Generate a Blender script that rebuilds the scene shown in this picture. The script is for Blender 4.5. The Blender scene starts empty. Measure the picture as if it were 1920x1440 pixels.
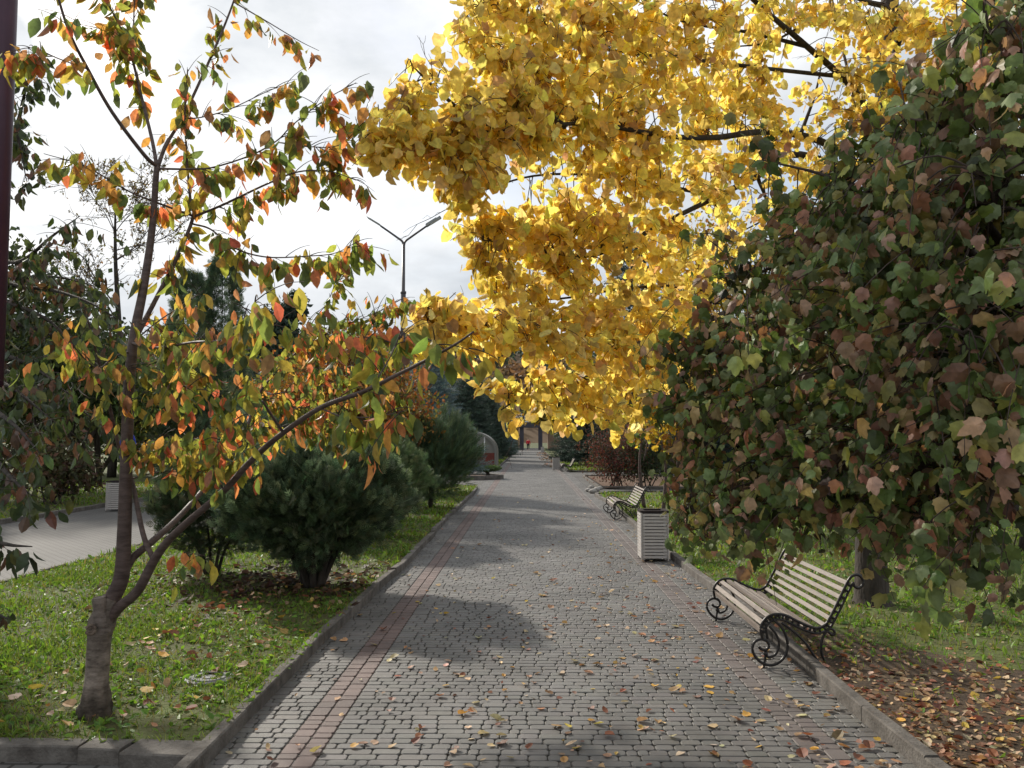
import bpy, math, random
import numpy as np
from mathutils import Vector, Matrix

rng = np.random.default_rng(11)
random.seed(11)
scene = bpy.context.scene
COL = scene.collection
R = math.radians

# ------------------------------------------------------------------ camera model
F, CX, CY, H = 1600.0, 960.0, 720.0, 1.7
PITCH = math.atan(102 / F)
YAW = math.atan(30 / F)
cam_data = bpy.data.cameras.new('camera')
cam = bpy.data.objects.new('camera', cam_data)
COL.objects.link(cam)
cam.location = (0, 0, H)
cam.rotation_euler = (math.pi / 2 + PITCH, 0, YAW)
cam_data.sensor_width = 36.0
cam_data.lens = 36.0 * F / 1920.0
cam_data.clip_start = 0.05
cam_data.clip_end = 5000
scene.camera = cam
CM = np.array(cam.rotation_euler.to_matrix())


def P(px, py, d):
    """where the ray of a photo pixel reaches the distance d along the path"""
    v = CM @ np.array([(px - CX) / F, -(py - CY) / F, -1.0])
    v = v * (d / v[1])
    return np.array([v[0], v[1], v[2] + H])


def G(px, py, z=0.0):
    v = CM @ np.array([(px - CX) / F, -(py - CY) / F, -1.0])
    t = (z - H) / v[2]
    return np.array([v[0] * t, v[1] * t, z])


# ------------------------------------------------------------------ mesh helpers
def nrm(v):
    v = np.asarray(v, float)
    n = np.linalg.norm(v, axis=-1, keepdims=True)
    return v / np.maximum(n, 1e-9)


class MB:
    def __init__(self):
        self.v, self.l, self.t, self.c, self.n = [], [], [], [], 0

    def add(self, v, loops, totals, col=(1, 1, 1)):
        v = np.asarray(v, float).reshape(-1, 3)
        col = np.asarray(col, float)
        if col.ndim == 1:
            col = np.tile(col, (len(v), 1))
        self.v.append(v)
        self.c.append(col)
        self.l.append(np.asarray(loops, np.int64) + self.n)
        self.t.append(np.asarray(totals, np.int64))
        self.n += len(v)

    def faces(self, v, faces, col=(1, 1, 1)):
        self.add(v, [i for f in faces for i in f], [len(f) for f in faces], col)

    def box(self, c, s, col=(1, 1, 1), rz=0.0, M=None):
        x, y, z = s[0] / 2, s[1] / 2, s[2] / 2
        v = np.array([(-x, -y, -z), (x, -y, -z), (x, y, -z), (-x, y, -z), (-x, -y, z), (x, -y, z), (x, y, z), (-x, y, z)])
        if rz:
            a, b = math.cos(rz), math.sin(rz)
            v = v @ np.array([(a, b, 0), (-b, a, 0), (0, 0, 1)])
        if M is not None:
            v = v @ np.asarray(M).T
        self.faces(v + np.asarray(c), [(0, 3, 2, 1), (4, 5, 6, 7), (0, 1, 5, 4), (1, 2, 6, 5), (2, 3, 7, 6), (3, 0, 4, 7)], col)

    def tube(self, pts, rad, sides=7, col=(1, 1, 1), cap=True):
        pts = np.asarray(pts, float)
        n = len(pts)
        rad = np.broadcast_to(np.asarray(rad, float), (n,))
        tan = np.gradient(pts, axis=0)
        tan = nrm(tan)
        ref = np.array([0.0, 0.0, 1.0]) if abs(tan[:, 2]).mean() < 0.8 else np.array([1.0, 0.0, 0.0])
        a = nrm(np.cross(tan, ref))
        b = np.cross(tan, a)
        an = np.arange(sides) / sides * 2 * math.pi
        ring = a[:, None, :] * np.cos(an)[None, :, None] + b[:, None, :] * np.sin(an)[None, :, None]
        v = (pts[:, None, :] + ring * rad[:, None, None]).reshape(-1, 3)
        i = np.arange(n - 1)[:, None] * sides
        j = np.arange(sides)[None, :]
        k = (j + 1) % sides
        q = np.stack([i + j, i + k, i + sides + k, i + sides + j], -1).reshape(-1)
        tot = [4] * ((n - 1) * sides)
        loops = list(q)
        if cap:
            loops += list(range(sides))[::-1] + list(range((n - 1) * sides, n * sides))
            tot += [sides, sides]
        self.add(v, loops, tot, col)

    def lathe(self, c, prof, sides=24, col=(1, 1, 1)):
        an = np.arange(sides) / sides * 2 * math.pi
        prof = np.asarray(prof, float)
        v = np.stack([prof[:, 0:1] * np.cos(an), prof[:, 0:1] * np.sin(an), np.repeat(prof[:, 1:2], sides, 1)], -1).reshape(-1, 3)
        n = len(prof)
        f = [(i * sides + j, i * sides + (j + 1) % sides, (i + 1) * sides + (j + 1) % sides, (i + 1) * sides + j) for i in range(n - 1) for j in range(sides)]
        f.append(tuple(range(sides))[::-1])
        f.append(tuple(range((n - 1) * sides, n * sides)))
        self.faces(v + np.asarray(c), f, col)

    def ball(self, c, r, col=(1, 1, 1), seg=10, rings=7, noise=0.0):
        v = []
        for i in range(rings + 1):
            th = math.pi * i / rings
            for j in range(seg):
                ph = 2 * math.pi * j / seg
                v.append((math.sin(th) * math.cos(ph), math.sin(th) * math.sin(ph), math.cos(th)))
        v = np.array(v)
        if noise:
            v = v * (1 + noise * (np.sin(v[:, 0:1] * 5 + c[0] * 7) + np.sin(v[:, 1:2] * 4 + c[1] * 9) + np.sin(v[:, 2:3] * 6 + 1)) / 2)
        f = [(i * seg + j, (i + 1) * seg + j, (i + 1) * seg + (j + 1) % seg, i * seg + (j + 1) % seg) for i in range(rings) for j in range(seg)]
        self.faces(v * np.asarray(r) + np.asarray(c), f, col)

    def leaves(self, T, pos, axis, normal, size, curv=0.2, fold=0.15, col=(1, 1, 1)):
        """copies of a leaf template T = (verts Kx3, faces); y is the leaf's axis, z its normal"""
        tv, tf = T
        N, K = len(pos), len(tv)
        if N == 0:
            return
        y = nrm(axis)
        x = nrm(np.cross(y, normal))
        z = np.cross(x, y)
        size = np.broadcast_to(np.asarray(size, float), (N,))
        curv = np.broadcast_to(np.asarray(curv, float), (N,))
        fold = np.broadcast_to(np.asarray(fold, float), (N,))
        zz = tv[None, :, 2] + fold[:, None] * np.abs(tv[None, :, 0]) - curv[:, None] * (tv[None, :, 1] ** 2)
        v = (x[:, None, :] * tv[None, :, 0:1] + y[:, None, :] * tv[None, :, 1:2] + z[:, None, :] * zz[:, :, None]) * size[:, None, None] + np.asarray(pos)[:, None, :]
        flat = np.array([i for f in tf for i in f])
        tot = np.array([len(f) for f in tf])
        loops = (np.arange(N)[:, None] * K + flat[None, :]).reshape(-1)
        col = np.asarray(col, float)
        if col.ndim == 1:
            col = np.tile(col, (N, 1))
        self.add(v.reshape(-1, 3), loops, np.tile(tot, N), np.repeat(col, K, 0))

    def build(self, name, mat, parent=None, smooth=False, extra=None):
        me = bpy.data.meshes.new(name)
        nf = sum(len(t) for t in self.t)
        if extra is not None and extra[0].v:
            for v, l, t, c in zip(extra[0].v, extra[0].l, extra[0].t, extra[0].c):
                self.v.append(v)
                self.l.append(l + self.n)
                self.t.append(t)
                self.c.append(c)
        if self.v:
            v = np.concatenate(self.v)
            l = np.concatenate(self.l)
            t = np.concatenate(self.t)
            c = np.concatenate(self.c)
            if parent is not None:
                v = v - np.array(root_loc(parent))
            me.vertices.add(len(v))
            me.vertices.foreach_set('co', v.astype(np.float32).reshape(-1))
            me.loops.add(len(l))
            me.loops.foreach_set('vertex_index', l.astype(np.int32))
            me.polygons.add(len(t))
            st = np.concatenate([[0], np.cumsum(t)[:-1]])
            me.polygons.foreach_set('loop_start', st.astype(np.int32))
            me.polygons.foreach_set('use_smooth', np.full(len(t), smooth, bool))
            at = me.attributes.new('col', 'FLOAT_COLOR', 'POINT')
            at.data.foreach_set('color', np.concatenate([c, np.ones((len(c), 1))], 1).astype(np.float32).reshape(-1))
            me.update(calc_edges=True)
        me.materials.append(mat)
        if extra is not None:
            me.materials.append(extra[1])
            mi = np.ones(len(me.polygons), np.int32)
            mi[:nf] = 0
            me.polygons.foreach_set('material_index', mi)
        o = bpy.data.objects.new(name, me)
        COL.objects.link(o)
        if parent is not None:
            o.parent = parent
        return o


def root_loc(p):
    loc = np.zeros(3)
    while p is not None:
        loc = loc + np.array(p.location)
        p = p.parent
    return loc


def tag(o, label, cat, group=None):
    o['label'] = label
    o['category'] = cat
    if group:
        o['group'] = group
    return o


def thing(name, label, cat, loc=(0, 0, 0), group=None):
    o = bpy.data.objects.new(name, None)
    o.empty_display_size = 0.2
    COL.objects.link(o)
    o.location = [float(a) for a in loc]
    return tag(o, label, cat, group)


def struct(o, kind='structure'):
    o['kind'] = kind
    return o


def smooth(pts, n=6):
    """Catmull-Rom through the points, any number of columns"""
    p = np.asarray(pts, float)
    if len(p) < 3:
        return np.array([p[0] + (p[-1] - p[0]) * t for t in np.linspace(0, 1, n + 1)])
    q = np.vstack([2 * p[0] - p[1], p, 2 * p[-1] - p[-2]])
    out = []
    for i in range(1, len(q) - 2):
        for t in np.arange(n) / n:
            a, b, c, d = q[i - 1], q[i], q[i + 1], q[i + 2]
            out.append(0.5 * (2 * b + (c - a) * t + (2 * a - 5 * b + 4 * c - d) * t * t + (3 * b - a - 3 * c + d) * t ** 3))
    out.append(p[-1])
    return np.array(out)


def vary(cols, n, jit=0.15, w=None):
    cols = np.asarray(cols, float)
    k = rng.choice(len(cols), n, p=None if w is None else np.asarray(w, float) / np.sum(w))
    c = cols[k] * (1 + rng.normal(0, jit, (n, 1))) * (1 + rng.normal(0, jit * 0.35, (n, 3)))
    return np.clip(c, 0.002, 0.95)


# ------------------------------------------------------------------ materials
def new_mat(name):
    m = bpy.data.materials.new(name)
    m.use_nodes = True
    nt = m.node_tree
    nt.nodes.clear()
    out = nt.nodes.new('ShaderNodeOutputMaterial')
    return m, nt, out


def N(nt, kind, **kw):
    n = nt.nodes.new(kind)
    for k, v in kw.items():
        if k in n.inputs:
            n.inputs[k].default_value = v
        else:
            setattr(n, k, v)
    return n


def leaf_mat(name, trans=0.45, rough=0.5, tint=(1.0, 1.0, 1.0), spec=0.35, spots=True):
    m, nt, out = new_mat(name)
    a = N(nt, 'ShaderNodeAttribute', attribute_name='col')
    src = a.outputs['Color']
    if spots:
        tc = N(nt, 'ShaderNodeTexCoord')
        no = N(nt, 'ShaderNodeTexNoise', Scale=38.0, Detail=3.0)
        nt.links.new(tc.outputs['Object'], no.inputs['Vector'])
        mr = N(nt, 'ShaderNodeMapRange')
        mr.inputs[1].default_value, mr.inputs[2].default_value = 0.3, 0.7
        mr.inputs[3].default_value, mr.inputs[4].default_value = 0.72, 1.18
        nt.links.new(no.outputs[0], mr.inputs[0])
        mx = N(nt, 'ShaderNodeVectorMath', operation='SCALE')
        nt.links.new(src, mx.inputs[0])
        nt.links.new(mr.outputs[0], mx.inputs['Scale'])
        src = mx.outputs[0]
    b = N(nt, 'ShaderNodeBsdfPrincipled', Roughness=rough)
    b.inputs['Specular IOR Level'].default_value = spec
    nt.links.new(src, b.inputs['Base Color'])
    t = N(nt, 'ShaderNodeBsdfTranslucent')
    tm = N(nt, 'ShaderNodeVectorMath', operation='MULTIPLY')
    nt.links.new(src, tm.inputs[0])
    tm.inputs[1].default_value = tint
    nt.links.new(tm.outputs[0], t.inputs['Color'])
    mix = N(nt, 'ShaderNodeMixShader', Fac=trans)
    nt.links.new(b.outputs[0], mix.inputs[1])
    nt.links.new(t.outputs[0], mix.inputs[2])
    nt.links.new(mix.outputs[0], out.inputs['Surface'])
    return m


def surf_mat(name, c1, c2, scale=8.0, rough=0.8, bump=0.3, bscale=None, attr=False, metal=0.0, spec=0.3, stretch=(1, 1, 1), detail=6.0, lo=0.35, hi=0.65):
    m, nt, out = new_mat(name)
    tc = N(nt, 'ShaderNodeTexCoord')
    mp = N(nt, 'ShaderNodeMapping')
    mp.inputs['Scale'].default_value = stretch
    nt.links.new(tc.outputs['Object'], mp.inputs[0])
    no = N(nt, 'ShaderNodeTexNoise', Scale=scale, Detail=detail, Roughness=0.65)
    nt.links.new(mp.outputs[0], no.inputs['Vector'])
    rp = N(nt, 'ShaderNodeValToRGB')
    rp.color_ramp.elements[0].position, rp.color_ramp.elements[1].position = lo, hi
    rp.color_ramp.elements[0].color = (*c1, 1)
    rp.color_ramp.elements[1].color = (*c2, 1)
    nt.links.new(no.outputs[0], rp.inputs[0])
    src = rp.outputs[0]
    if attr:
        a = N(nt, 'ShaderNodeAttribute', attribute_name='col')
        v = N(nt, 'ShaderNodeVectorMath', operation='MULTIPLY')
        nt.links.new(src, v.inputs[0])
        nt.links.new(a.outputs['Color'], v.inputs[1])
        src = v.outputs[0]
    b = N(nt, 'ShaderNodeBsdfPrincipled', Roughness=rough, Metallic=metal)
    b.inputs['Specular IOR Level'].default_value = spec
    nt.links.new(src, b.inputs['Base Color'])
    if bump:
        n2 = N(nt, 'ShaderNodeTexNoise', Scale=bscale or scale * 3, Detail=5.0)
        nt.links.new(mp.outputs[0], n2.inputs['Vector'])
        bp = N(nt, 'ShaderNodeBump', Strength=bump, Distance=0.02)
        nt.links.new(n2.outputs[0], bp.inputs['Height'])
        nt.links.new(bp.outputs[0], b.inputs['Normal'])
    nt.links.new(b.outputs[0], out.inputs['Surface'])
    return m


def pave_mat(name):
    m, nt, out = new_mat(name)
    tc = N(nt, 'ShaderNodeTexCoord')
    br = N(nt, 'ShaderNodeTexBrick', Scale=1.0)
    br.inputs['Brick Width'].default_value = 0.15
    br.inputs['Row Height'].default_value = 0.0813
    br.inputs['Mortar Size'].default_value = 0.011
    br.inputs['Color1'].default_value = (0.14, 0.135, 0.128, 1)
    br.inputs['Color2'].default_value = (0.125, 0.12, 0.115, 1)
    br.inputs['Mortar'].default_value = (0.05, 0.047, 0.042, 1)
    nt.links.new(tc.outputs['Object'], br.inputs['Vector'])
    no = N(nt, 'ShaderNodeTexNoise', Scale=0.7, Detail=6.0)
    nt.links.new(tc.outputs['Object'], no.inputs['Vector'])
    mr = N(nt, 'ShaderNodeMapRange')
    mr.inputs[3].default_value, mr.inputs[4].default_value = 0.75, 1.25
    nt.links.new(no.outputs[0], mr.inputs[0])
    v = N(nt, 'ShaderNodeVectorMath', operation='SCALE')
    nt.links.new(br.outputs[0], v.inputs[0])
    nt.links.new(mr.outputs[0], v.inputs['Scale'])
    b = N(nt, 'ShaderNodeBsdfPrincipled', Roughness=0.8)
    b.inputs['Specular IOR Level'].default_value = 0.2
    nt.links.new(v.outputs[0], b.inputs['Base Color'])
    nt.links.new(b.outputs[0], out.inputs['Surface'])
    return m


M = {}
M['cherry_leaf'] = leaf_mat('cherry_leaf', 0.64, 0.42, (1.6, 1.5, 0.95))
M['linden_leaf'] = leaf_mat('linden_leaf', 0.66, 0.5, (1.32, 1.28, 1.0))
M['shrub_leaf'] = leaf_mat('shrub_leaf', 0.38, 0.5, (1.2, 1.2, 0.7), spec=0.4)
M['dark_leaf'] = leaf_mat('dark_leaf', 0.35, 0.42, (1.4, 1.3, 0.7), spec=0.45)
M['far_leaf'] = leaf_mat('far_leaf', 0.4, 0.6, (1.2, 1.15, 0.8), spots=False)
M['needle'] = leaf_mat('needle', 0.3, 0.6, spots=False, spec=0.25)
M['grass'] = leaf_mat('grass_blades', 0.45, 0.5, (1.2, 1.2, 0.6), spots=False)
M['litter'] = leaf_mat('fallen_leaf', 0.25, 0.6)
M['cherry_bark'] = surf_mat('cherry_bark', (0.052, 0.034, 0.03), (0.125, 0.09, 0.08), 9, 0.62, 0.2, 40, stretch=(1, 1, 4))
M['trunk_bark'] = surf_mat('cherry_trunk_bark', (0.07, 0.055, 0.045), (0.23, 0.19, 0.165), 10, 0.85, 0.35, 45, stretch=(1, 1, 2.5), attr=True)
M['bark'] = surf_mat('bark', (0.022, 0.018, 0.015), (0.065, 0.053, 0.044), 12, 0.9, 0.9, 30, stretch=(1, 1, 0.3))
M['twig'] = surf_mat('twig_bark', (0.035, 0.024, 0.02), (0.085, 0.062, 0.05), 15, 0.8, 0.2)
M['cut'] = surf_mat('cut_wood', (0.10, 0.075, 0.06), (0.22, 0.17, 0.13), 30, 0.9, 0.3)
M['brick'] = surf_mat('paver', (0.66, 0.655, 0.64), (1.2, 1.19, 1.17), 1.3, 0.62, 0.35, 220, attr=True, detail=9, spec=0.45)
M['joint'] = surf_mat('paver_joint', (0.045, 0.042, 0.035), (0.085, 0.08, 0.068), 6, 0.95, 0.4)
M['pave'] = pave_mat('paving_sheet')
M['kerb'] = surf_mat('kerb_concrete', (0.075, 0.066, 0.058), (0.17, 0.155, 0.14), 7, 0.88, 0.45, 60, attr=True, detail=8)
M['lawn'] = surf_mat('lawn_soil', (0.06, 0.055, 0.02), (0.095, 0.12, 0.032), 4, 0.95, 0.8, 30)
M['ground'] = surf_mat('ground_grass', (0.05, 0.065, 0.02), (0.085, 0.09, 0.035), 0.15, 0.95, 0.3)
M['mulch'] = surf_mat('mulch', (0.06, 0.035, 0.022), (0.16, 0.095, 0.06), 14, 0.95, 0.9, 30)
M['soil'] = surf_mat('bare_soil', (0.035, 0.024, 0.015), (0.085, 0.058, 0.035), 6, 0.95, 0.8, 40)
M['wood'] = surf_mat('weathered_slats', (0.17, 0.14, 0.12), (0.31, 0.265, 0.23), 6, 0.55, 0.25, 30, stretch=(9, 0.7, 9), spec=0.45, attr=True)
M['binwood'] = surf_mat('bin_slats', (0.33, 0.305, 0.285), (0.48, 0.45, 0.425), 8, 0.7, 0.2, 30, stretch=(0.7, 0.7, 9))
M['iron'] = surf_mat('black_iron', (0.012, 0.011, 0.011), (0.026, 0.023, 0.022), 20, 0.38, 0.1, metal=0.3, spec=0.5)
M['rim'] = surf_mat('bin_rim', (0.02, 0.015, 0.015), (0.035, 0.027, 0.026), 12, 0.7, 0.1, spec=0.15)
M['pole'] = surf_mat('pole_paint', (0.05, 0.045, 0.05), (0.075, 0.068, 0.072), 3, 0.45, 0.05, spec=0.4)
M['veil_tint'] = surf_mat('veil_tinted_paint', (0.045, 0.014, 0.032), (0.065, 0.022, 0.044), 3, 0.4, 0.05, spec=0.4)  # purplish veiling glare of the lens put into the near pole's colour
M['lamp'] = surf_mat('lamp_housing', (0.22, 0.235, 0.23), (0.28, 0.295, 0.29), 5, 0.5, 0.03)
M['white'] = surf_mat('white_paint', (0.68, 0.68, 0.68), (0.8, 0.8, 0.8), 5, 0.6, 0.03)
M['grey'] = surf_mat('grey_lid', (0.13, 0.135, 0.145), (0.22, 0.225, 0.235), 12, 0.6, 0.2)
M['redpanel'] = surf_mat('brown_red_panel', (0.12, 0.024, 0.016), (0.17, 0.036, 0.026), 2, 0.5, 0.05)
M['blue'] = surf_mat('blue_enamel', (0.006, 0.026, 0.33), (0.01, 0.035, 0.4), 2, 0.4, 0.02)
M['ochre'] = surf_mat('ochre_plaster', (0.36, 0.23, 0.13), (0.44, 0.29, 0.17), 0.5, 0.9, 0.05)
M['brownwall'] = surf_mat('brown_wall', (0.15, 0.095, 0.065), (0.21, 0.14, 0.1), 0.8, 0.9, 0.1)
M['darkdeck'] = surf_mat('dark_deck', (0.045, 0.043, 0.055), (0.065, 0.062, 0.075), 0.8, 0.8, 0.05)
M['window'] = surf_mat('window_glass', (0.03, 0.035, 0.045), (0.05, 0.055, 0.065), 0.8, 0.15, 0.0, spec=0.6)
M['stone'] = surf_mat('field_stone', (0.25, 0.23, 0.21), (0.42, 0.4, 0.37), 7, 0.85, 0.4)
M['hill'] = surf_mat('hill_floor', (0.09, 0.06, 0.035), (0.14, 0.09, 0.05), 0.02, 0.95, 0.0)
M['skin'] = surf_mat('skin', (0.5, 0.31, 0.23), (0.55, 0.35, 0.26), 5, 0.6, 0.0)
M['redcoat'] = surf_mat('red_coat', (0.42, 0.018, 0.03), (0.5, 0.025, 0.04), 8, 0.8, 0.2)
M['darkcloth'] = surf_mat('dark_cloth', (0.018, 0.018, 0.022), (0.03, 0.03, 0.035), 8, 0.9, 0.2)
gm, gnt, gout = new_mat('greenhouse_glazing')
_b = N(gnt, 'ShaderNodeBsdfPrincipled', Roughness=0.35)
_b.inputs['Base Color'].default_value = (0.27, 0.265, 0.24, 1)
_t = N(gnt, 'ShaderNodeBsdfTranslucent')
_t.inputs['Color'].default_value = (0.33, 0.33, 0.30, 1)
_m = N(gnt, 'ShaderNodeMixShader', Fac=0.4)
gnt.links.new(_b.outputs[0], _m.inputs[1])
gnt.links.new(_t.outputs[0], _m.inputs[2])
gnt.links.new(_m.outputs[0], gout.inputs['Surface'])
M['glazing'] = gm

# ------------------------------------------------------------------ leaf templates (verts Kx3, faces)
def two_sided(mid, edge):
    """midrib y's and (w, y) edge points, len(edge) = len(mid) - 2"""
    v = [(0, y, 0) for y in mid] + [(-w, y, 0) for w, y in edge] + [(w, y, 0) for w, y in edge]
    n, e = len(mid), len(edge)
    f = []
    for s, off in ((0, n), (1, n + e)):
        q = [(0, 1, off)]
        for i in range(e - 1):
            q.append((i + 1, i + 2, off + i + 1, off + i))
        q.append((n - 2, n - 1, off + e - 1))
        f += q if s else [t[::-1] for t in q]
    return np.array(v, float), f


T_CHERRY = two_sided([0, .22, .5, .78, 1.0], [(.17, .2), (.27, .5), (.17, .79)])
T_LINDEN = two_sided([0.06, .2, .45, .74, 1.0], [(.34, -.02), (.47, .34), (.34, .74)])
T_SIMPLE = (np.array([(0, 0, 0), (.3, .45, 0), (0, 1, 0), (-.3, .45, 0)], float), [(0, 1, 2), (0, 2, 3)])
T_OVAL = (np.array([(0, 0, 0), (.27, .3, 0), (.25, .68, 0), (0, 1, 0), (-.25, .68, 0), (-.27, .3, 0)], float), [(0, 1, 2, 3), (0, 3, 4, 5)])
_o = [(0, 0), (.22, -.06), (.38, .1), (.56, .36), (.47, .47), (.5, .64), (.3, .64), (.2, .84), (0, 1.0)]
_pts = [(0, .38)] + _o + [(-x, y) for x, y in _o[1:-1]][::-1]
T_LOBED = (np.array([(x, y, 0) for x, y in _pts], float), [(0, i, i % (len(_pts) - 1) + 1) for i in range(1, len(_pts))])


def fan_template():
    v, f = [], []
    def diamond(bx, by, ang, L, w):
        w = w * .7
        dx, dy = math.sin(ang), math.cos(ang)
        k = len(v)
        v.extend([(bx, by, 0), (bx + dx * L * .5 + dy * w, by + dy * L * .5 - dx * w, .01), (bx + dx * L, by + dy * L, 0), (bx + dx * L * .5 - dy * w, by + dy * L * .5 + dx * w, .01)])
        f.append((k, k + 1, k + 2, k + 3))
    diamond(0, 0, 0, 1.0, .055)
    for i, y in enumerate((.12, .3, .48, .64)):
        for s in (-1, 1):
            diamond(0, y, s * .75, .52 - .09 * i, .055)
    for s in (-1, 1):
        diamond(s * .17, .33, s * .25, .3, .045)
    return np.array(v, float), f


T_FAN = fan_template()


def brush_template(n=14, spread=0.16, w=0.022, L=0.22, tipward=0.75):
    v, f = [], []
    for i in range(n):
        y = i / n
        a = i * 2.4
        d = np.array([math.cos(a), tipward, math.sin(a)])
        d /= np.linalg.norm(d)
        s = np.cross(d, (0, 1, 0))
        s /= np.linalg.norm(s)
        b = np.array([0, y, 0])
        k = len(v)
        v.extend([b - s * w, b + s * w, b + d * L])
        f.append((k, k + 1, k + 2))
    return np.array(v, float), f


T_BRUSH = brush_template(16, L=0.24, w=0.035)
T_PINE = brush_template(22, L=0.55, w=0.022, tipward=1.3)


def rand_dir(n):
    return nrm(rng.normal(0, 1, (n, 3)))


DOWN = np.array([0, 0, -1.0])

# ------------------------------------------------------------------ world and sun
SUN_AZ, SUN_EL = R(40), R(31)   # left of the path direction, above the horizon
to_sun = Vector((-math.sin(SUN_AZ) * math.cos(SUN_EL), math.cos(SUN_AZ) * math.cos(SUN_EL), math.sin(SUN_EL)))
w = bpy.data.worlds.new('World')
scene.world = w
w.use_nodes = True
nt = w.node_tree
nt.nodes.clear()
wo = nt.nodes.new('ShaderNodeOutputWorld')
bg = N(nt, 'ShaderNodeBackground', Strength=0.1)
sky = nt.nodes.new('ShaderNodeTexSky')
sky.sky_type = 'NISHITA'
sky.sun_disc = False
sky.sun_elevation = SUN_EL
sky.sun_rotation = -SUN_AZ
sky.air_density, sky.dust_density = 1.0, 2.0
tc = nt.nodes.new('ShaderNodeTexCoord')
mp = nt.nodes.new('ShaderNodeMapping')
mp.inputs['Scale'].default_value = (1.0, 1.0, 2.2)
mp.inputs['Location'].default_value = (0.35, 0.1, 0.2)
nt.links.new(tc.outputs['Generated'], mp.inputs[0])
cl = N(nt, 'ShaderNodeTexNoise', Scale=3.1, Detail=9.0, Roughness=0.56, Distortion=0.35)
nt.links.new(mp.outputs[0], cl.inputs['Vector'])
cov = N(nt, 'ShaderNodeMapRange')
cov.inputs[1].default_value, cov.inputs[2].default_value = 0.30, 0.52
cov.inputs[3].default_value, cov.inputs[4].default_value = 0.45, 1.0
nt.links.new(cl.outputs[0], cov.inputs[0])
cl2 = N(nt, 'ShaderNodeTexNoise', Scale=2.3, Detail=7.0, Roughness=0.55)
nt.links.new(mp.outputs[0], cl2.inputs['Vector'])
cr = nt.nodes.new('ShaderNodeValToRGB')
cr.color_ramp.elements[0].position, cr.color_ramp.elements[1].position = 0.36, 0.6
cr.color_ramp.elements[0].color = (0.36, 0.395, 0.435, 1)
cr.color_ramp.elements[1].color = (0.69, 0.70, 0.71, 1)
nt.links.new(cl2.outputs[0], cr.inputs[0])
sc_ = N(nt, 'ShaderNodeVectorMath', operation='SCALE')
sc_.inputs['Scale'].default_value = 10.2
nt.links.new(cr.outputs[0], sc_.inputs[0])
mx = nt.nodes.new('ShaderNodeMix')
mx.data_type = 'RGBA'
nt.links.new(cov.outputs[0], mx.inputs['Factor'])
nt.links.new(sky.outputs[0], mx.inputs[6])
nt.links.new(sc_.outputs[0], mx.inputs[7])
nt.links.new(mx.outputs[2], bg.inputs['Color'])
nt.links.new(bg.outputs[0], wo.inputs['Surface'])

sl = bpy.data.lights.new('sun', 'SUN')
sl.energy = 3.4
sl.angle = R(2.6)
sl.color = (1.0, 0.93, 0.82)
so = bpy.data.objects.new('sun', sl)
COL.objects.link(so)
so.rotation_euler = to_sun.to_track_quat('Z', 'Y').to_euler()

# ------------------------------------------------------------------ ground, lawns, paths
def sheet(name, poly, z, mat, kind='structure'):
    b = MB()
    b.faces([(x, y, z) for x, y in poly], [tuple(range(len(poly)))])
    return struct(b.build(name, mat), kind)


def rect(x0, x1, y0, y1):
    return [(x0, y0), (x1, y0), (x1, y1), (x0, y1)]


sheet('ground', rect(-1500, 1500, -60, 2600), -0.06, M['ground'])
LZ, RZ = 0.07, 0.045     # lawn heights left and right of the path
XL, XR = -1.66, 2.02     # inner faces of the two kerbs
sheet('paving', rect(-10.5, 14, -6, 4.64), -0.008, M['pave'])          # the near crossing
sheet('paving', rect(-10.5, -6.05, 4.55, 120), -0.008, M['pave'])      # side path
sheet('paving', rect(-6.05, XL - .02, 30.2, 47.5), -0.008, M['pave'])  # square with the round bed
sheet('paving', rect(XR + .02, 16, 38.2, 43.2), -0.008, M['pave'])     # crossing to the right
sheet('paving', rect(XR - .1, 2.7, 26.5, 43.4), -0.018, M['pave'])
sheet('path', rect(XL - .06, XR + .06, 58, 150), -0.006, M['pave'])
sheet('path', rect(XL - .06, XR + .06, 4.55, 58), -0.012, M['joint'])
LAWN_L = [(-5.95, 4.72), (-2.3, 4.66), (-2.1, 4.66), (-1.71, 4.62), (-1.71, 29), (-2.3, 30.1), (-5.95, 30.1)]
sheet('lawn', LAWN_L, LZ, M['lawn'])
sheet('lawn', rect(-40, -10.6, 3, 130), LZ, M['lawn'])
sheet('lawn', rect(-5.95, -1.78, 47.6, 150), LZ, M['lawn'])
sheet('lawn', [(2.06, 3.0), (22, 3.0), (22, 26.6), (2.6, 26.6), (2.06, 25.8)], RZ, M['lawn'])
sheet('mulch_bed', [(2.6, 29.0), (22, 29.0), (22, 37.9), (2.6, 37.9)], RZ, M['mulch'])
sheet('paving', rect(2.1, 22, 26.7, 28.9), -0.008, M['pave'])
sheet('lawn', rect(2.12, 22, 43.3, 150), RZ, M['lawn'])
sheet('bare_soil', [(2.08, 3.1), (8, 3.1), (5.6, 4.6), (3.9, 5.8), (2.9, 7.0), (2.08, 8.2)], RZ + 0.005, M['soil'])


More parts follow.
